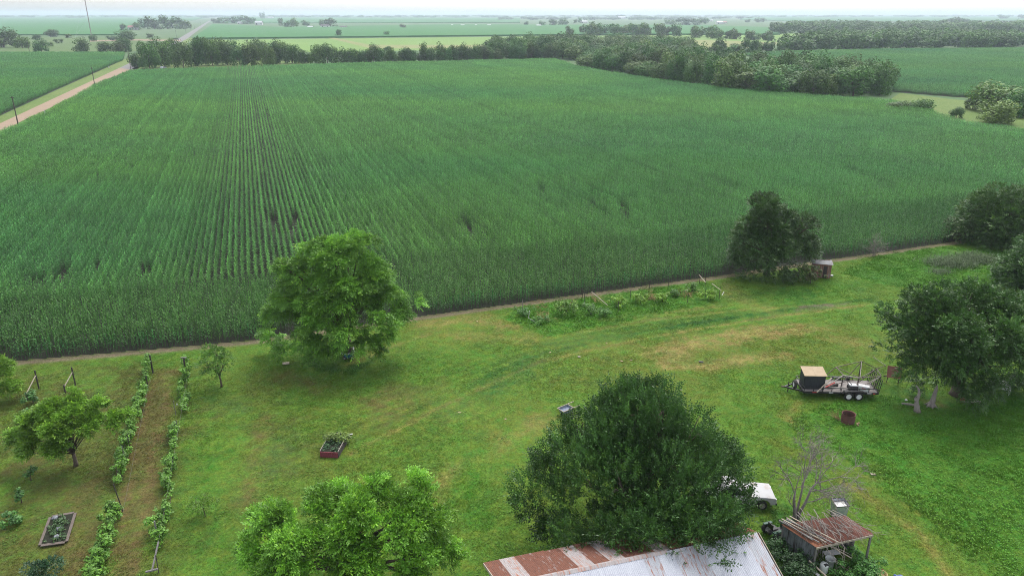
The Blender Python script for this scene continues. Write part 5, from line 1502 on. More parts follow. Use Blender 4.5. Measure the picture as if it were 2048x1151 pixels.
# cooler, mower deck, tyre roll, timber
p = on_trailer(4.95, .3, DT)
o = empty('cooler', p, TRZ - .35, 'white cooler with red trim near the rear of the trailer', 'cooler')
MB().box((0, 0, .19), (.8, .42, .38)).build('body', M['plastic_white'], o, bevel=.03)
MB().box((0, 0, .43), (.84, .46, .08)).build('lid', M['white_paint'], o, bevel=.02)
MB().box((0, -.222, .27), (.3, .02, .12)).build('trim', M['red'], o)
p = on_trailer(4.1, .45, DT)
o = empty('engine_block', p, TRZ, 'black machine with grey top beside the white cooler on the trailer', 'machine')
MB().box((0, 0, .2), (.75, .55, .36)).build('body', M['black_paint'], o, bevel=.04)
MB().box((0, .02, .42), (.6, .5, .08)).build('cover', M['galv'], o, bevel=.02)
MB().tube([(-.3, 0, .4), (-.55, 0, .75), (-.6, 0, .9)], .02, 6).build('handle', M['frame_steel'], o)
p = on_trailer(2.55, .75, DT)
o = empty('rolled_matting', p, TRZ + .35, 'dark rolled matting lying on the middle of the deck', 'roll')
MB().lathe((0, 0, .16), [(.03, -.5), (.16, -.5), (.17, -.2), (.16, .5), (.03, .5)], 14, 'X').build('roll', M['rubber'], o, smooth=True)
p0, p1 = on_trailer(.95, -.3, .72), on_trailer(2.35, .6, 1.62)
tag(MB().bar(p0, p1, .1, .05).build('timber', M['pale_wood']), 'pale timber leaning across the near rail of the trailer', 'timber')
p0, p1 = on_trailer(1.7, -.02, 1.05), on_trailer(2.5, .2, 1.4)
tag(MB().bar(p0, p1, .08, .05).build('timber', M['red']), 'reddish short timber beside the black hutch', 'timber')

# ------------------------------------------------------------------ rusty plate on legs, burn barrel, stumps, bench, rails
q = at(1787, 768)
o = empty('rusty_plate', (q.x, q.y + .2, 0), R(-18), 'rust-red square steel plate standing on legs left of the broad tree', 'plate')
M['plate_rust'] = surf('plate_rust', (.27, .12, .095), (.21, .09, .075), scale=3, rough=.85, stain=(.35, .22, .18), stain_scale=2.5, stain_lo=.6, stain_hi=.72)
MB().box((0, 0, 1.05), (1.15, .04, 1.0), Matrix.Rotation(R(-24), 3, 'X')).build('plate', M['plate_rust'], o, bevel=.005)
for s in (-1, 1):
    MB().bar((s * .45, .1, -.05), (s * .45, .05, .85), .06).build('leg', M['frame_steel'], o)
MB().tube([(-.75, .1, .55), (-.5, 0, .62), (-.42, 0, .6)], .06, 6).build('bracket', M['frame_steel'], o)

q = at(1700, 848)
o = empty('burn_barrel', (q.x - .05, q.y + .35, 0), 0, 'wide rusty open burn barrel in the grass in front of the trailer', 'barrel')
M['burnt_rust'] = surf('burnt_rust', (.14, .06, .045), (.06, .035, .03), scale=3, rough=.95, bump=.4)
prof = [(.5, 0), (.52, .3), (.5, .33), (.52, .36), (.50, .72), (.53, .74), (.53, .77), (.47, .74), (.47, .1)]
MB().lathe((0, 0, 0), prof, 26, close=False).build('wall', M['burnt_rust'], o, smooth=False)
MB().lathe((0, 0, 0), [(.01, .16), (.3, .14), (.475, .1)], 20, close=False).build('ash', M['soil'], o)
rr = random.Random(8)
st = MB()
for k in range(16):
    a = rr.uniform(2.2, 4.0); r_ = rr.uniform(.4, .8)
    twig(st, (math.cos(a) * .55, math.sin(a) * .3 + .25, 0), (math.cos(a), .3, 1.2), rr.uniform(.5, .95), .012, 1, rr, .05)
M['dry_stalk'] = surf('dry_stalk', (.32, .22, .10), (.22, .15, .07), rough=.9)
tag(st.build('dry_weeds', M['dry_stalk']), 'dry tan weed stalks behind the rusty burn barrel', 'weeds')
st_ = bpy.data.objects['dry_weeds']; st_.location = o.location
M['rubble'] = surf('rubble', (.30, .17, .13), (.2, .13, .1), scale=6, rough=.95)
for k, (dx, dy, rz) in enumerate([(.62, -.35, .3), (.78, -.25, .9), (.55, -.55, 1.5)]):
    b_o = MB().box((0, 0, .06), (.22, .11, .08)).build('brick', M['rubble'], None, bevel=.01)
    b_o.location = (o.location.x + dx, o.location.y + dy, 0); b_o.rotation_euler = (0, .1, rz)
    tag(b_o, ['loose brick right of the burn barrel foot', 'outermost loose brick right of the burn barrel', 'nearest loose brick in front of the burn barrel'][k], 'brick', 'bricks by the burn barrel')

q = at(1832, 823)
o = empty('tree_stump', (q.x, q.y, 0), 0, 'tall forked dead stump, bleached grey, left of the two by the broad tree', 'stump')
MB().tube([(.1, 0, -.05), (.02, 0, .3), (-.1, 0, .8), (-.12, .05, 1.1), (.05, .15, 1.5), (-.02, .2, 1.9), (-.25, .25, 2.2)], [.3, .22, .17, .15, .12, .09, .05], 9).build('trunk', M['dead_wood'], o, smooth=True)
MB().tube([(-.12, .02, .9), (-.25, .05, 1.2), (-.22, .1, 1.35)], [.13, .1, .07], 7).build('fork', M['dead_wood'], o, smooth=True)
q0, q1 = at(1803, 806, .12), at(1840, 812, .12)
tag(MB().tube([q0, q0.lerp(q1, .5) + Vector((0, 0, .04)), q1], [.06, .09, .08], 8).build('log', M['dead_wood']), 'bleached log lying behind the forked stump', 'log')
q = at(1862, 812)
o = empty('tree_stump', (q.x, q.y, 0), 0, 'broad-footed dead stump with spreading roots, right of the forked one', 'stump')
MB().tube([(0, 0, 0), (.03, 0, .35), (.1, .05, .9), (.18, .1, 1.5), (.2, .1, 1.9)], [.34, .22, .17, .13, .04], 10).build('trunk', M['dead_wood'], o, smooth=True)
for k in range(6):
    a = k * 1.05 + .3
    MB().tube([(math.cos(a) * .1, math.sin(a) * .1, .35), (math.cos(a) * .32, math.sin(a) * .32, .1), (math.cos(a) * .55, math.sin(a) * .55, -.05)], [.12, .09, .04], 6).build('root', M['dead_wood'], o, smooth=True)

q = at(1998, 784)
o = empty('garden_bench', (q.x, q.y, 0), R(-28), 'white slatted garden bench half hidden under the broad tree', 'bench')
for k in range(4): MB().box((0, -.22 + k * .14, .45), (1.5, .1, .03)).build('seat_slat', M['white_paint'], o)
for k in range(3): MB().box((0, .3 + .03 * k, .62 + k * .14), (1.5, .03, .1)).build('back_slat', M['white_paint'], o)
for s in (-.68, .68):
    for yy, hh in ((-.25, .62), (.3, 1.0)): MB().bar((s, yy, 0), (s, yy, hh), .06).build('leg', M['white_paint'], o)
    MB().bar((s, -.25, .62), (s, .3, .62), .06).build('armrest', M['white_paint'], o)
q = at(1945, 806)
o = empty('iron_rails', (q.x, q.y, 0), R(-12), 'low stack of old iron rails and angle bars in the grass under the broad tree', 'rails')
for k in range(6): MB().bar((-.9 + .08 * k, .1 * k - .2, .1 + .05 * (k % 3)), (.9 - .1 * k, .12 * k - .3, .16 + .06 * (k % 2)), .05).build('rail', M['bar_pale' if k % 2 else 'frame_steel'], o)
MB().lathe((-.75, 0, .2), [(.03, -.05), (.2, -.05), (.2, .05), (.03, .05)], 12, 'Y').build('wheel', M['rust'], o)

# ------------------------------------------------------------------ hand cart on the lawn
M['cart_grey'] = surf('cart_blue_grey', (.17, .20, .24), (.12, .145, .18), scale=4, rough=.6)
q = at(1131, 828)
o = empty('hand_cart', (q.x, q.y, 0), R(36), 'blue-grey garden cart with two pale wooden handles left alone on the lawn', 'cart')
MB().add([(-.38, -.26, .22), (.38, -.26, .22), (.38, .26, .22), (-.38, .26, .22), (-.52, -.36, .55), (.5, -.36, .55), (.5, .36, .55), (-.52, .36, .55)], [(0, 3, 2, 1), (0, 1, 5, 4), (1, 2, 6, 5), (2, 3, 7, 6), (3, 0, 4, 7)]).build('tray', M['cart_grey'], o)
MB().add([(-.46, -.32, .45), (.45, -.32, .45), (.45, .32, .45), (-.46, .32, .45)], [(0, 1, 2, 3)]).build('water', surf('standing_water', (.10, .12, .17), (.08, .1, .14), rough=.05), o)
for s in (-1, 1): MB().bar((-.55, s * .38, .57), (1.15, s * .38, .62), .05).build('handle', M['pale_wood'], o)
MB().bar((-.54, -.4, .57), (-.54, .4, .57), .05).build('rim_bar', M['pale_wood'], o); MB().bar((.52, -.38, .585), (.52, .38, .585), .05).build('rim_bar', M['pale_wood'], o)
for s in (-1, 1): MB().bar((.3, s * .26, 0), (.3, s * .26, .25), .05).build('leg', M['frame_steel'], o)
wheel(o, (-.3, 0, .19), .19, .09, M['steel_rim'])

# ------------------------------------------------------------------ white cart under the pecan
q = at(697, 716)
o = empty('utility_cart', (q.x, q.y, 0), R(10), 'white utility cart with a blue base parked under the pecan-like tree', 'cart')
MB().box((0, 0, .35), (.8, .55, .4)).build('base', surf('cart_blue', (.03, .14, .22), (.03, .1, .16), rough=.5), o, bevel=.02)
MB().box((0, 0, .6), (1.15, .75, .08)).build('deck', M['white_paint'], o, bevel=.02)
for s in (-1, 1):
    MB().box((s * .54, .0, .78), (.06, .75, .28)).build('side', M['white_paint'], o, bevel=.01)
MB().box((0, .36, .8), (1.1, .05, .3)).build('back', M['white_paint'], o); MB().box((0, -.1, .68), (.8, .35, .06)).build('well', M['black_paint'], o)
for sx_ in (-.35, .35):
    for sy_ in (-.27, .27): wheel(o, (sx_, sy_, .16), .16, .08, M['steel_rim'])
p0 = at(674, 714)
o = empty('metal_bracket', (p0.x, p0.y, 0), R(15), 'small pale L-shaped rail left of the white utility cart', 'rail')
MB().bar((-.3, .1, .25), (-.05, -.15, .22), .05).build('bar', M['bar_pale'], o); MB().bar((-.05, -.15, .22), (.35, .05, .25), .05).build('bar', M['bar_pale'], o)
MB().bar((-.05, -.15, 0), (-.05, -.15, .22), .05).build('leg', M['bar_pale'], o)

# ------------------------------------------------------------------ vines, beds, garden rows
rv = np.random.default_rng(77)
def leaf_clump(C, RR, n, color, leaf, r, yellow=.15, up=.5):
    """broad leaves spread over lumps"""
    C = np.array(C, float); RR = np.array(RR, float)
    li = r.choice(len(C), n, p=RR ** 2 / (RR ** 2).sum())
    d = unit(r.normal(0, 1, (n, 3)))
    p = C[li] + d * (RR[li] * r.uniform(.45, 1.05, n))[:, None]
    p[:, 2] = np.maximum(p[:, 2], .03)
    nn = unit(d * .6 + np.array([0, 0, up + .3]) + r.normal(0, .45, (n, 3)))
    a = unit(np.cross(nn, r.normal(0, 1, (n, 3)))); b_ = np.cross(nn, a)
    s = (leaf * r.uniform(.6, 1.3, n))[:, None]
    Q = np.stack([p - a * s, p - b_ * s * .7 - nn * s * .15, p + a * s - nn * s * .1, p + b_ * s * .7 - nn * s * .15], 1)
    T = np.array(color)[None] * (r.uniform(.75, 1.3, len(C))[li] * r.uniform(.75, 1.3, n))[:, None]
    y = r.random(n) < yellow
    T[y] *= np.array([1.5, 1.35, 1.1])
    return Q, T
def vine(px, py, wid, hgt, n, label, color=(.095, .21, .026), group=None, name='grape_vine', leaf=.095, deep=None, sparse=False, z0=.25, n_mul=1.0):
    q = at(px, py)
    o = empty(name, (q.x, q.y, 0), 0, label, 'vine', group)
    r = rv
    deep = deep or wid
    n = int(n * 3.0 * n_mul); wid *= 1.25; deep = (deep or wid) * 1.3; hgt *= 1.1
    m = max(5, int(6 * wid * deep + 4))
    C = [(r.normal(0, wid * .25), r.normal(0, deep * .25), z0 + (hgt - z0) * r.uniform(.15, .9)) for _ in range(m)]
    if n_mul > 1:                          # trained along its wire
        C = []
        for _ in range(m):
            t = r.uniform(-.55, .55) * deep
            C.append((r.normal(0, wid * .16) - .35 * t, t, z0 + (hgt - z0) * r.uniform(.1, .9)))
    RR = [r.uniform(.16, .30) for _ in range(m)]
    Q, T = leaf_clump(C, RR, n, color, leaf, r)
    link_mesh('foliage', quads_mesh('vine_foliage', Q, T, M['leaf_vine']), o)
    mb = MB()
    for k in range(2):
        c = C[k % m]
        mb.tube([(r.normal(0, .04), r.normal(0, .04), -.03), (c[0] * .3, c[1] * .3, hgt * .35), (c[0] * .7, c[1] * .7, hgt * .7), c], [.03, .022, .018, .008], 5)
    mb.build('stem', M['bark'], o)
    return o
def post(px, py, h, label, r0=.05, mat='dark_post', name='vine_post', lean=(0, 0), group=None, cat='post'):
    q = at(px, py)
    o = MB().tube([(0, 0, -.1), (lean[0] * .5, lean[1] * .5, h * .5), (lean[0], lean[1], h)], [r0 * 1.1, r0, r0 * .95], 7).build(name, M[mat])
    o.location = (q.x, q.y, 0)
    return tag(o, label, cat, group)

# left pair of rows
gA = 'vines of the left trellis row'; gB = 'vines of the right trellis row'
ordn = ['farthest', 'second', 'third', 'fourth', 'fifth', 'sixth', 'seventh', 'eighth', 'nearest']
for i, (px, py, w, h, n) in enumerate([(296, 752, .9, 1.5, 260), (285, 800, 1.0, 1.0, 260), (272, 832, 1.1, 1.0, 280), (262, 872, 1.0, 1.0, 260), (250, 915, .9, 1.1, 220), (243, 958, .8, 1.3, 200), (226, 1062, 1.0, 1.1, 300), (208, 1108, 1.1, 1.1, 320), (192, 1146, 1.1, .9, 280)]):
    vine(px, py, w, h, n, f'{ordn[i]} grape vine from the corn in the left of the two trellis rows', group=gA, deep=2.3, n_mul=1.35)
for i, (px, py, w, h, n) in enumerate([(376, 756, .8, 1.6, 220), (364, 782, .6, .9, 110), (374, 812, .9, .7, 150), (347, 882, .7, 1.0, 200), (346, 925, .7, 1.0, 190), (336, 958, .7, 1.1, 200), (340, 1002, .5, .5, 70), (325, 1062, 1.1, 1.1, 300)]):
    vine(px, py, w, h, n, f'{ordn[i] if i < 7 else "nearest"} grape vine from the corn in the right of the two trellis rows', group=gB, deep=2.2, n_mul=1.3, color=(.10, .22, .028))
for i, (px, py, w, h, n, lb) in enumerate([(66, 806, .8, .9, 160, 'low vine at the foot of the braced post on the far left'), (52, 840, .9, .7, 140, 'dark low vine left of the spreading orchard tree'), (44, 1005, .3, 1.0, 70, 'thin upright vine below the spreading orchard tree'), (28, 1045, .9, .6, 160, 'low dark vine clump at the lower left edge'),
                                           (62, 960, .3, 1.0, 60, 'slender climbing vine under the spreading orchard tree')]):
    vine(px, py, w, h, n, lb, color=(.06, .15, .035), deep=.9)
post(306, 745, 1.75, 'dark end post behind the farthest vine of the left trellis row', .07)
post(296, 774, 1.1, 'shorter dark post next to the end post of the left trellis row', .05)
post(374, 756, 2.0, 'thick dark end post of the right trellis row', .08)
post(246, 1022, 2.1, 'bare dark stake in the left trellis row', .035, lean=(-.25, 0))
post(262, 905, 1.5, 'thin stake among the middle vines of the left row', .03)
post(252, 930, 1.6, 'grey stake behind a vine in the middle of the left row', .03, 'grey_wood')
post(317, 1082, 1.5, 'grey upright at the head of the toppled brace', .05, 'grey_wood')
post(352, 830, 1.3, 'thin grey stake in the gap of the right trellis row', .025, 'grey_wood')
post(355, 868, 1.2, 'thin leaning stake above the middle vine of the right row', .025, 'grey_wood', lean=(.1, 0))
q = at(374, 756)
tag(MB().box((q.x, q.y, 2.0), (.5, .12, .06)).build('post_cap', M['grey_wood']), 'grey crosspiece on top of the thick end post', 'crosspiece')
# braced end posts on the far left
for px, py, sx_, sy_, lb in [(78, 776, 55, 800, 'left'), (151, 769, 131, 785, 'right')]:
    a0 = at(px, py); b0 = at(sx_, sy_)
    o = empty('braced_post', (a0.x, a0.y, 0), 0, f'{lb} of the two dark braced posts by the corn on the far left', 'post', 'braced end posts')
    MB().tube([(0, 0, -.1), (0, 0, 1.7)], .06, 7).build('upright', M['dark_post'], o)
    dd = b0 - a0
    MB().tube([(dd.x, dd.y, -.1), (dd.x, dd.y, .75)], .06, 7).build('stub', M['dark_post'], o)
    MB().bar((dd.x, dd.y, .55), (0, 0, 1.25), .06).build('brace', M['pale_wood'], o)
q0, q1 = at(317, 1082, 1.1), at(304, 1140, .25)
o = empty('toppled_brace', (q1.x, q1.y, 0), 0, 'grey timber brace with a crosspiece leaning at the near end of the right vine row', 'brace')
d0 = q0 - Vector((q1.x, q1.y, 0))
MB().bar((0, 0, .25), d0, .08, .08).build('beam', M['grey_wood'], o)
MB().bar((-.35, -.05, .2), (.3, .08, .3), .1, .08).build('crosspiece', M['grey_wood'], o)
MB().bar((.3, .1, 0), (.15, .4, 1.0), .05).build('strut', M['dark_post'], o)
# wires
for nm, pl, h in [('left', [(306, 745), (296, 774), (246, 1022)], 1.0), ('right', [(374, 756), (355, 868), (317, 1082)], 1.0)]:
    pts = [at(a, b, h) for a, b in pl]
    tag(MB().tube(pts, .005, 3).build('trellis_wire', M['grey_wood']), f'thin wire strung along the {nm} trellis row', 'wire')
for k, (px, py) in enumerate([(354, 808), (349, 843), (332, 968)]):
    q = at(px, py, .5)
    o = MB().box((0, 0, 0), (.1, .08, .14)).build('white_tag', M['white_paint'], None, bevel=.02); o.location = q
    tag(o, ['upper white tag hanging on the right vine row wire', 'middle white tag hanging on the right vine row wire', 'lower white tag on the right vine row'][k], 'tag', 'white tags on the right vine row')

# wooden raised bed
M['bed_plank'] = surf('bed_plank', (.13, .105, .09), (.08, .065, .055), scale=9, rough=.9)
c0, c1, c2, c3 = at(82, 1093), at(132, 1086), at(150, 1028), at(103, 1036)
cc = (c0 + c1 + c2 + c3) / 4
o = empty('raised_bed', (cc.x, cc.y, 0), 0, 'long wooden raised bed full of weeds at the lower left', 'garden bed')
cs = [c - cc for c in (c0, c1, c2, c3)]
for k in range(4):
    a, b = cs[k], cs[(k + 1) % 4]
    d = (b - a).normalized()
    MB().bar(a + Vector((0, 0, .13)) + d * .03, b + Vector((0, 0, .13)) - d * .03, .26, .05).build('plank', M['bed_plank'], o)
MB().add([(c.x * .95, c.y * .95, .16) for c in cs], [(0, 1, 2, 3)]).build('earth', M['soil'], o)
C = [(cs[0].lerp(cs[1], rv.random())).lerp(cs[3].lerp(cs[2], rv.random()), rv.random()) * .9 + Vector((0, 0, .25)) for _ in range(40)]
Q, T = leaf_clump([tuple(c) for c in C], [rv.uniform(.12, .25) for _ in C], 700, (.05, .10, .035), .06, rv)
tag(link_mesh('bed_weeds', quads_mesh('bed_weeds', Q, T, M['leaf_vine']), o), kind='stuff')
M['stone'] = surf('pale_stone', (.2, .21, .23), (.14, .145, .16), scale=5, rough=.9, bump=.4)
for k, (px, py) in enumerate([(119, 1056), (114, 1072), (110, 1034)]):
    q = at(px, py, .25)
    bm_ = bmesh.new(); bmesh.ops.create_icosphere(bm_, subdivisions=2, radius=.17)
    for v in bm_.verts: v.co *= 1 + .3 * math.sin(v.co.x * 31 + k) * math.cos(v.co.y * 23); v.co.z *= .7
    me = bpy.data.meshes.new('stone'); bm_.to_mesh(me); bm_.free(); me.materials.append(M['stone'])
    s = link_mesh('stone', me); s.location = q
    tag(s, ['middle pale stone in the wooden raised bed', 'nearest pale stone in the wooden raised bed', 'farthest pale stone at the head of the wooden raised bed'][k], 'stone', 'stones in the raised bed')

# red-fronted planter with pipe frame
c0, c1 = at(641, 913), at(676, 915)
mid = (c0 + c1) / 2
o = empty('red_planter', (mid.x, mid.y, 0), math.atan2(c1.y - c0.y, c1.x - c0.x), 'small raised planter with dark red front boards and overflowing vine', 'planter')
M['red_board'] = surf('dark_red_board', (.21, .045, .06), (.14, .035, .045), scale=7, rough=.85)
PW, PD = 1.32, 2.0
for k in range(9):
    MB().box((-PW / 2 + (k + .5) * PW / 9, 0, .22), (PW / 9 - .015, .05, .44)).build('front_board', M['red_board'], o)
for s in (-1, 1):
    MB().box((s * PW / 2, PD / 2, .2), (.05, PD - .06, .4)).build('side_board', M['dark_post'], o)
    MB().tube([(s * PW / 2, .05, 0), (s * PW / 2, .05, .5), (s * PW / 2, PD, .55), (s * PW / 2, PD, 0)], .022, 6).build('pipe', M['bar_pale'], o)
MB().box((0, PD, .2), (PW, .05, .4)).build('back_board', M['grey_wood'], o)
MB().box((0, PD / 2, .33), (PW - .08, PD - .1, .02)).build('earth', M['soil'], o)
q = at(660, 893)
v_ = empty('bean_plants', (mid.x, mid.y + 1.0, 0), 0, 'low dark greenery growing inside the red-fronted planter', 'plants')
C = [(rv.uniform(-.55, .55), rv.uniform(-.85, .4), .45) for _ in range(18)]
Q, T = leaf_clump(C, [rv.uniform(.14, .24) for _ in C], 420, (.04, .09, .035), .06, rv, yellow=.02)
link_mesh('foliage', quads_mesh('bean_foliage', Q, T, M['leaf_vine']), v_)
v_ = empty('squash_vine', (mid.x + .25, mid.y + 1.75, 0), 0, 'yellow-green squash vine spilling over the back of the red-fronted planter', 'vine')
C = [(rv.uniform(-.8, .95), rv.uniform(-.35, .5), rv.uniform(.35, .75)) for _ in range(22)]
Q, T = leaf_clump(C, [rv.uniform(.2, .32) for _ in C], 700, (.11, .17, .035), .095, rv, yellow=.2)
link_mesh('foliage', quads_mesh('squash_foliage', Q, T, M['leaf_vine']), v_)
MB().tube([(-.3, 0, .3), (.2, .1, .6), (.8, .2, .35)], .015, 5).build('stem', M['leaf_vine'] if False else M['pale_wood'], v_)

# ------------------------------------------------------------------ overgrown trellis along the corn
for i, (px, py, h, lean, lb) in enumerate([(1297, 585, 1.5, (.12, 0), 'dark post with a leaning top behind the middle of the overgrown trellis'), (1168, 612, 1.6, (0, 0), 'dark stake left of the long pale pole'), (1164, 600, 1.4, (.05, 0), 'crooked stake just behind the one by the long pale pole'),
                                     (1336, 575, 1.1, (0, 0), 'thin stake at the back of the trellis near the dirt strip'), (1260, 600, 1.2, (0, 0), 'thin stake between two yellow-green vines'), (1236, 625, 1.3, (0, 0), 'thin stake under the left yellow-green vine'), (1375, 605, 1.1, (0, 0), 'thin stake right of the dry vine tangle'),
                                     (1045, 628, 1.7, (0, 0), 'pale upright stake at the left end of the overgrown trellis'), (1410, 598, 1.4, (0, 0), 'stake carrying the right pale rail'), (1438, 598, 1.5, (0, 0), 'rightmost stake of the overgrown trellis'), (1399, 566, 1.2, (0, 0), 'left stake of the upper pale rail'), (1410, 570, 1.2, (0, 0), 'right stake of the upper pale rail')]):
    post(px, py, h, lb, .03, 'dark_post' if i not in (7,) else 'dead_wood', 'trellis_stake', lean, 'stakes of the overgrown trellis', 'stake')
for pa, za, pb, zb, lb in [((1183, 583), 1.5, (1215, 610), .9, 'long pale pole leaning among the left vines of the trellis'), ((1398, 549), 1.2, (1411, 564), 1.2, 'short pale rail at the far right corner of the trellis'), ((1424, 567), 1.4, (1442, 580), 1.4, 'pale rail on the rightmost stakes of the trellis'),
                           ((1057, 635), .7, (1070, 643), .1, 'white broken pole lying at the left end of the trellis'), ((1059, 622), 1.3, (1057, 636), .3, 'white upright stub beside the broken white pole'), ((1444, 590), .8, (1448, 583), 1.1, 'small white stub at the right end of the trellis')]:
    a, b = at(*pa, za), at(*pb, zb)
    tag(MB().bar(a, b, .06, .05).build('rail_pole', M['pale_wood' if 'white' not in lb else 'white_paint']), lb, 'pole')
G = 'vines of the overgrown trellis'
for px, py, w, h, n, c, lb in [(1133, 630, 1.8, 2.0, 560, (0.101, 0.200, 0.030), 'tallest leafy bush at the left of the overgrown trellis'), (1182, 628, 1.4, 1.2, 240, (0.081, 0.176, 0.035), 'loose green vine in front of the long pale pole'), (1237, 612, 1.6, 1.4, 340, (0.149, 0.272, 0.030), 'yellow-green vine right of the long pale pole'),
                               (1280, 606, 1.5, 1.4, 320, (0.149, 0.272, 0.030), 'middle yellow-green vine of the trellis'), (1326, 604, 1.3, 1.3, 280, (0.149, 0.272, 0.030), 'yellow-green vine right of the dry tangle'), (1350, 592, 1.2, 1.0, 180, (0.081, 0.176, 0.035), 'small dark vine toward the right of the trellis'),
                               (1384, 582, 1.2, 1.2, 180, (0.081, 0.168, 0.030), 'green vine below the upper pale rail'), (1415, 598, 1.8, 1.4, 420, (0.149, 0.272, 0.030), 'big yellow-green vine at the right end of the trellis'), (1206, 632, 1.2, 1.0, 200, (0.074, 0.168, 0.035), 'low green vine at the foot of the long pale pole'), (1050, 632, 1.5, .9, 220, (0.068, 0.168, 0.035), 'low dark weeds bush at the left end of the trellis'), (1080, 645, 1.2, .7, 160, (0.081, 0.192, 0.035), 'low bush in front of the broken white pole')]:
    vine(px, py, w * .95, h * .72, n, lb, c, G, 'trellis_vine', leaf=.08)
rr = random.Random(31)
for px, py, lb, n in [(1304, 598, 'brown dry vine tangle in the middle of the trellis', 16), (1368, 592, 'greyish dry tangle toward the right of the trellis', 12), (1090, 638, 'dry brown brush at the left of the trellis', 12), (1190, 600, 'dry bent canes behind the long pale pole', 10), (1133, 618, 'brown brush pile under the tallest trellis bush', 10), (1072, 615, 'dead twigs at the left end beside the dirt strip', 8)]:
    q = at(px, py)
    mb = MB()
    for k in range(n):
        twig(mb, (rr.gauss(0, .3), rr.gauss(0, .2), 0), (rr.gauss(0, .5), rr.gauss(0, .4), 1), rr.uniform(.6, 1.0), .014, 2, rr, .18, .6)
    o = mb.build('dry_brush', M['dry_stalk' if k % 2 else 'dead_wood']); o.location = q
    tag(o, lb, 'brush')

# ------------------------------------------------------------------ small red board shed beside the round tree
q = at(1628, 558)
o = empty('board_shed', (q.x + 1.2, q.y + 1.2, 0), R(-14), 'small reddish board shed with pale metal roof beside the round tree', 'shed')
M['old_tin'] = surf('old_tin', (.17, .17, .175), (.12, .12, .125), scale=3, rough=.7)
M['red_wood'] = surf('weathered_red_wood', (.22, .10, .075), (.15, .075, .06), scale=8, rough=.9, stretch=(1, 1, .15), stain=(.25, .2, .17), stain_scale=4)
for k in range(13):
    MB().box((-1.7 + (k + .5) * .2615, -1.0, .9), (.245, .035, 1.8)).build('board', M['red_wood'], o)
for k in range(8):
    for s in (-1, 1):
        MB().box((s * 1.7, -.98 + (k + .5) * .245, .95), (.035, .23, 1.9)).build('board', M['red_wood'], o)
for k in range(13): MB().box((-1.7 + (k + .5) * .2615, 1.0, 1.0), (.245, .035, 2.0)).build('board', M['red_wood'], o)
for k in range(5):
    x0 = -1.95 + k * .78
    corrugated((x0, -1.25, 1.85 + .006 * (k % 2)), (x0, 1.2, 1.95), (x0 + .8, -1.25, 1.85), (x0 + .8, 1.2, 1.95 + .006 * (k % 2)), .11, .012).build('roof_sheet', M['old_tin'], o, smooth=True)
o.scale = (.6, .7, .95)
MB().box((.6, -1.04, .8), (.7, .03, 1.6)).build('door', M['dark_post'], o)
vine(1621, 567, 1.9, 2.0, 620, 'rusty green creeper covering the front of the small red shed', (.075, .095, .03), name='creeper')
q = at(1661, 552)
o = MB().box((q.x + .1, q.y - .1, .12), (.3, .25, .2), .4).build('white_tin', M['white_paint'], None, bevel=.03)
tag(o, 'small white tin at the right corner of the red shed', 'tin')

# ------------------------------------------------------------------ shrub and reeds near the corn on the right
q = at(1748, 512)
o = empty('thin_shrub', (q.x, q.y, 0), 0, 'thin grey half-bare shrub standing at the corn edge', 'shrub')
rr = random.Random(77); mb = MB()
for k in range(9): twig(mb, (rr.gauss(0, .15), rr.gauss(0, .15), 0), (rr.gauss(0, .35), rr.gauss(0, .35), 1), 1.5, .025, 3, rr, 0, .4)
mb.build('stems', M['dead_wood'], o)
C = [(rv.normal(0, .7), rv.normal(0, .7), rv.uniform(.6, 2.7)) for _ in range(26)]
Q, T = leaf_clump(C, [rv.uniform(.2, .4) for _ in C], 260, (.10, .13, .06), .05, rv)
link_mesh('foliage', quads_mesh('shrub_foliage', Q, T, M['leaf_vine']), o)
M['reed'] = leaf_mat('reed_blade', (.085, .125, .055), trans=.25, rough=.6, spec=.2)
def reeds(px, py, w, d, h, n, label):
    q = at(px, py)
    r = rv
    a = r.uniform(0, 6.283, n); el = r.uniform(.7, 1.4, n)
    base = np.stack([r.normal(0, w / 3.2, n), r.normal(0, d / 3.2, n), np.zeros(n)], 1)
    dd = np.stack([np.cos(a) * np.cos(el), np.sin(a) * np.cos(el), np.sin(el)], 1)
    s = np.stack([-np.sin(a), np.cos(a), np.zeros(n)], 1)
    v, f, t = strips(base, dd, s, h * r.uniform(.7, 1.2, n), np.full(n, .05), r.uniform(.3, .8, n), 3, np.repeat(r.uniform(.7, 1.35, (n, 1)), 3, 1))
    me = bpy.data.meshes.new('reed_clump'); me.from_pydata(v.tolist(), [], f)
    at__ = me.attributes.new('vtint', 'FLOAT_COLOR', 'POINT'); at__.data.foreach_set('color', np.concatenate([t, np.ones((len(t), 1))], 1).astype(np.float32).ravel())
    me.materials.append(M['reed'])
    o = link_mesh('reed_clump', me); o.location = q
    tag(o, label, 'reeds')
reeds(1900, 528, 4.6, 3.6, 1.5, 1500, 'grey-green mound of long arching grass on the right, nearer one')
reeds(1955, 520, 4.8, 3.6, 1.5, 1500, 'grey-green mound of long arching grass beside the dark right-hand trees')
reeds(1880, 545, 2.2, 1.6, .8, 420, 'small low tuft of arching grass in front of the mounds')

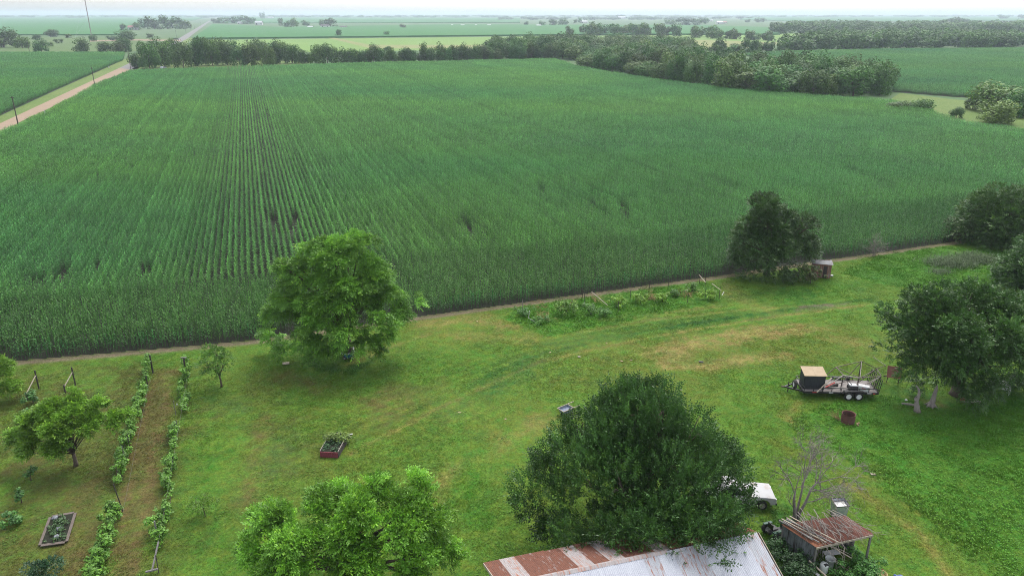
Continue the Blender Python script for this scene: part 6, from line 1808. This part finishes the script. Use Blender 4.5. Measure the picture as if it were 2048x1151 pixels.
# ------------------------------------------------------------------ odd scraps on the lawn
def scrap(px, py, s, mat, name, label, cat):
    q = at(px, py)
    o = MB().box((0, 0, s[2] / 2 + .03), s).build(name, M[mat], None, bevel=min(s) * .2)
    o.location = q; o.rotation_euler = (0, .04, random.uniform(-.4, .4))
    tag(o, label, cat)
scrap(701, 869, (.32, .1, .06), 'white_paint', 'white_block', 'small white block in the grass right of the red planter', 'block')
scrap(1402, 724, (.42, .2, .06), 'black_paint', 'dark_mat', 'small dark mat lying by the straw-coloured patches', 'mat')
scrap(1158, 714, (.25, .2, .06), 'pale_wood', 'wood_chunk', 'pale wood chunk in the green strip above the hand cart', 'wood')
scrap(1746, 949, (.35, .2, .06), 'pale_wood', 'wood_chunk', 'pale wood chunk on the track right of the dead tree', 'wood')
scrap(1812, 801, (.2, .15, .1), 'white_paint', 'white_block', 'small white block beside the forked stump', 'block')
scrap(572, 727, (.6, .45, .05), 'pale_wood', 'paving_slab', 'bare slab in the grass left of the pecan-like tree', 'slab')
for k, (px, py) in enumerate([(919, 825), (1011, 838), (954, 643), (1243, 722), (1262, 720), (1320, 800), (1362, 780), (1213, 686), (1100, 705)]):
    q = at(px, py)
    o = MB().box((0, 0, .03), (random.uniform(.14, .3), random.uniform(.08, .16), .05)).build('leaf_litter', M['tan_ply'], None, bevel=.012)
    o.location = q; o.rotation_euler = (.1, .1, random.uniform(0, 3))
    tag(o, 'small tan scrap lying on the open lawn', 'scrap', 'tan scraps on the lawn')

# leafy bushes around the lean-to shed
for px, py, w, h, n, c, lb in [(1712, 1152, 2.0, 1.0, 800, (.06, .17, .03), 'leafy green bush in front of the open shed'), (1735, 1140, 1.6, .9, 380, (.06, .17, .03), 'low green bush right of the open shed front'), (1588, 1130, 1.5, .8, 620, (.026, .065, .02), 'dark weedy bush against the grey shed wall'), (1598, 1152, 1.7, .8, 660, (.026, .065, .02), 'dark weedy bush at the bottom edge beside the barn'), (1570, 1105, 1.2, .8, 260, (.035, .09, .024), 'dark low weeds between the tractor and the shed')]:
    o_ = vine(px, py, w, h, n, lb, c, name='weedy_bush', leaf=.06, z0=.05)
    o_['category'] = 'bush'

# ------------------------------------------------------------------ poles, sign, mast, far buildings, car
M['pole_wood'] = surf('pole_wood', (.075, .06, .05), (.05, .04, .035), scale=5, rough=.9)
def upole(px, py, h, label, lean=0.0):
    q = at(px, py)
    o = empty('utility_pole', (q.x, q.y, 0), RA, label, 'pole', 'poles along the gravel road')
    MB().tube([(0, 0, -.3), (lean, 0, h)], [.17, .12], 8).build('shaft', M['pole_wood'], o)
    MB().box((lean, 0, h - .35), (1.1, .1, .12)).build('crossarm', M['pole_wood'], o)
    for s in (-.45, .45):
        MB().lathe((lean + s, 0, h - .29), [(.03, 0), (.06, .06), (.04, .14)], 8).build('insulator', M['galv'], o)
    return o
upole(37, 252, 8.2, 'nearest wooden pole at the left edge of the gravel road')
upole(190, 173, 8.0, 'second wooden pole along the gravel road, shrub at its foot')
upole(262, 141, 9.5, 'third wooden pole at the corner beside the grove')
for k, (px, py) in enumerate([(353, 75), (372, 66), (389, 58), (402, 52)]):
    upole(px, py, 9.0, ['nearest', 'second', 'third', 'farthest'][k] + ' thin hazy pole beside the far straight road')
upole(59, 104, 8.0, 'lone pole at the near edge of the pasture')
pt(190, 176, 'roadside_shrub', 9, 9, 'small shrub at the foot of the second gravel-road pole', cat='bush')
q = at(92, 233)
o = empty('road_sign', (q.x, q.y, 0), R(10), 'white board sign beside the gravel road', 'sign')
MB().box((0, 0, 1.15), (.75, .05, 1.25)).build('board', M['white_paint'], o)
for s in (-.3, .3): MB().bar((s, .04, -.1), (s, .04, 1.7), .06).build('leg', M['grey_wood'], o)
q = at(218, 137)
o = empty('marker_post', (q.x, q.y, 0), 0, 'white marker post at the verge before the grove', 'marker')
MB().box((0, 0, .6), (.5, .12, .7)).build('plate', M['white_paint'], o); MB().bar((0, .1, -.1), (0, .1, 1.0), .08).build('stake', M['grey_wood'], o)

# guyed lattice mast
q = at(183, 72)
o = empty('radio_mast', (q.x, q.y, 0), 0, 'tall thin guyed lattice radio mast rising out of the picture', 'mast')
HM = 60.0
M['mast_red'] = surf('mast_paint', (.22, .13, .12), (.16, .12, .12), rough=.6)
for k in range(3):
    a = k * 2.094
    MB().bar((math.cos(a) * .5, math.sin(a) * .5, 0), (math.cos(a) * .5, math.sin(a) * .5, HM), .22).build('leg', M['mast_red'], o)
lt = MB()
for i in range(40):
    z = i * 1.5
    for k in range(3):
        a, b = k * 2.094, (k + 1) * 2.094
        lt.bar((math.cos(a) * .5, math.sin(a) * .5, z), (math.cos(b) * .5, math.sin(b) * .5, z + 1.5), .1)
lt.build('lattice', M['mast_red'], o)
for k in range(3):
    a = k * 2.094 + .5
    for zz in (25, 55): MB().bar((0, 0, zz), (math.cos(a) * 40, math.sin(a) * 40, 0), .05).build('guy_wire', M['galv'], o)

# farm buildings in the haze
M['roof_red'] = surf('roof_red', (.30, .14, .12), (.24, .11, .1), rough=.8)
M['roof_grey'] = surf('roof_grey', (.42, .43, .45), (.34, .35, .37), rough=.6)
M['roof_dark'] = surf('roof_dark', (.07, .055, .055), (.05, .045, .045), rough=.8)
M['cream'] = surf('cream_wall', (.62, .58, .52), (.52, .49, .44), rough=.8)
def building(px, py, wpx, hpx, dep, label, wall='white_paint', roof='roof_grey', rz=0.0, name='farm_building', cat='building', ndoor=1):
    q = at(px, py)
    s = FPX / (q.y * math.cos(PITCH) + CAMH * math.sin(PITCH))
    W_, H_ = wpx / s, hpx / s
    wh = H_ * .6
    o = empty(name, (q.x, q.y, 0), rz, label, cat)
    MB().box((0, dep / 2, wh / 2), (W_, dep, wh)).build('wall', M[wall], o)
    ov = .4
    rf = MB().prism([(-ov, wh - .15), (dep / 2, H_), (dep + ov, wh - .15), (dep + ov, wh + .1), (dep / 2, H_ + .25), (-ov, wh + .1)], -W_ / 2 - ov, W_ / 2 + ov).build('roof', M[roof], o)
    rf.rotation_euler = (0, 0, R(90))
    for k in range(ndoor):
        x = -W_ * .25 + k * W_ * .5
        MB().box((x, -.03, wh * .4), (W_ * .16, .1, wh * .8)).build('door', M['roof_dark'], o)
    MB().box((W_ * .38, -.03, wh * .55), (W_ * .1, .1, wh * .35)).build('window', M['glass'], o)
    return o
building(265, 60, 19, 8, 12, 'white farmhouse with reddish roof at the left farmstead', roof='roof_red', name='farmhouse')
building(517, 50, 14, 7, 12, 'white building at the right end of the far road farmstead', name='farm_building')
building(480, 48, 10, 4, 10, 'low white shed among the far road farmstead trees')
building(538, 37, 15, 3, 20, 'long faint shed near the horizon left of centre')
building(649, 55.5, 16, 6, 16, 'white barn with dark roof, brightest of the far farm', roof='roof_dark', name='far_barn')
building(620, 56, 10, 3, 10, 'low white shed left of the far white barn')
building(686, 56.5, 13, 4, 12, 'long open shed right of the far white barn', wall='cream', roof='roof_dark')
building(1168, 46, 14, 4, 20, 'white shed of the hazy middle farmstead', wall='white_paint')
building(1078, 53, 9, 3, 12, 'small pale shed left of the hazy middle farmstead trees', wall='cream')
building(1244, 38, 14, 4.5, 30, 'pale house under the horizon right of centre')
building(1440, 48, 12, 5, 20, 'white house with the red-roofed neighbour in the hazy right', name='farmhouse')
building(1450, 47.5, 8, 4, 20, 'red-roofed house right of its white neighbour in the haze', roof='roof_red', name='farmhouse')
building(1424, 43, 5, 3, 20, 'tiny white shed up left of the hazy white house')
building(1945, 50.5, 26, 5, 22, 'long pale house in front of the far right grove', wall='cream')
building(1468, 66, 6, 5, 10, 'small white hut behind the far hedge', ndoor=1)
for k, (px, w) in enumerate([(904, 4), (925, 7), (952, 4), (978, 7)]):
    building(px, 52, w, 2.2, 8, ['leftmost', 'second', 'third', 'rightmost'][k] + ' tiny white trailer in the line of four on the far field', name='far_trailer', cat='trailer')
building(1640, 26.5, 26, 2.0, 60, 'low pale building on the right horizon')
building(1765, 25.5, 12, 2.0, 60, 'tiny pale building farther right on the horizon')

# car parked at the grove
q = at(327, 138)
car = empty('parked_car', (q.x, q.y, 0), R(80), 'silver car parked at the edge of the farm grove', 'car')
prof = [(-2.1, .35), (2.1, .35), (2.15, .75), (1.2, .95), (.5, 1.45), (-1.2, 1.45), (-1.9, 1.0), (-2.15, .85)]
MB().prism(prof, -.85, .85).build('body', surf('silver_paint', (.4, .42, .45), (.35, .37, .4), rough=.3, metal=.5), car, bevel=.04)
for s in (-.865, .865): MB().add([(1.0, s, .98), (.45, s, 1.38), (-1.15, s, 1.38), (-1.7, s, 1.0)], [(0, 1, 2, 3)]).build('side_window', M['glass'], car)
for x_ in (-1.35, 1.35):
    for y_ in (-.8, .8): wheel(car, (x_, y_, .33), .33, .2, M['steel_rim'])
# grey-white fence strip along the grove edge
fa, fb_ = at(400, 140.5), at(458, 140.5)
fo = empty('rail_fence', (fa.x, fa.y, 0), math.atan2(fb_.y - fa.y, fb_.x - fa.x), 'pale low rail fence along the edge of the farm grove', 'fence')
FL = (fb_ - fa).length
for k in range(8): MB().bar((k * FL / 7, 0, -.1), (k * FL / 7, 0, 1.1), .12).build('post', M['pale_wood'], fo)
for zz in (.5, 1.0): MB().bar((0, .08, zz), (FL, .08, zz), .1).build('rail', M['pale_wood'], fo)
# field fence posts along the left verge
for k in range(9):
    q = at(125, 172).lerp(at(246, 118), k / 8)
    o = MB().bar((0, 0, -.1), (0, 0, 1.3), .12).build('fence_post', M['grey_wood']); o.location = q
    tag(o, 'thin fence post on the verge between the left cornfield and the gravel road', 'post', 'verge fence posts')

# ------------------------------------------------------------------ haze: one closed box of even, thin air
hz = MB()
hz.box((0, 12000, 32.0), (56000, 30400, 66.0))
m, n, l = new_mat('haze')
out = n.new('ShaderNodeOutputMaterial')
pv = n.new('ShaderNodeVolumePrincipled')
pv.inputs['Color'].default_value = (0.58, 0.65, 0.76, 1)
pv.inputs['Density'].default_value = 0.00015
pv.inputs['Anisotropy'].default_value = 0.2
l.new(pv.outputs[0], out.inputs['Volume'])
tag(hz.build('haze', m), 'thin pale haze over the land', 'haze', kind='stuff')
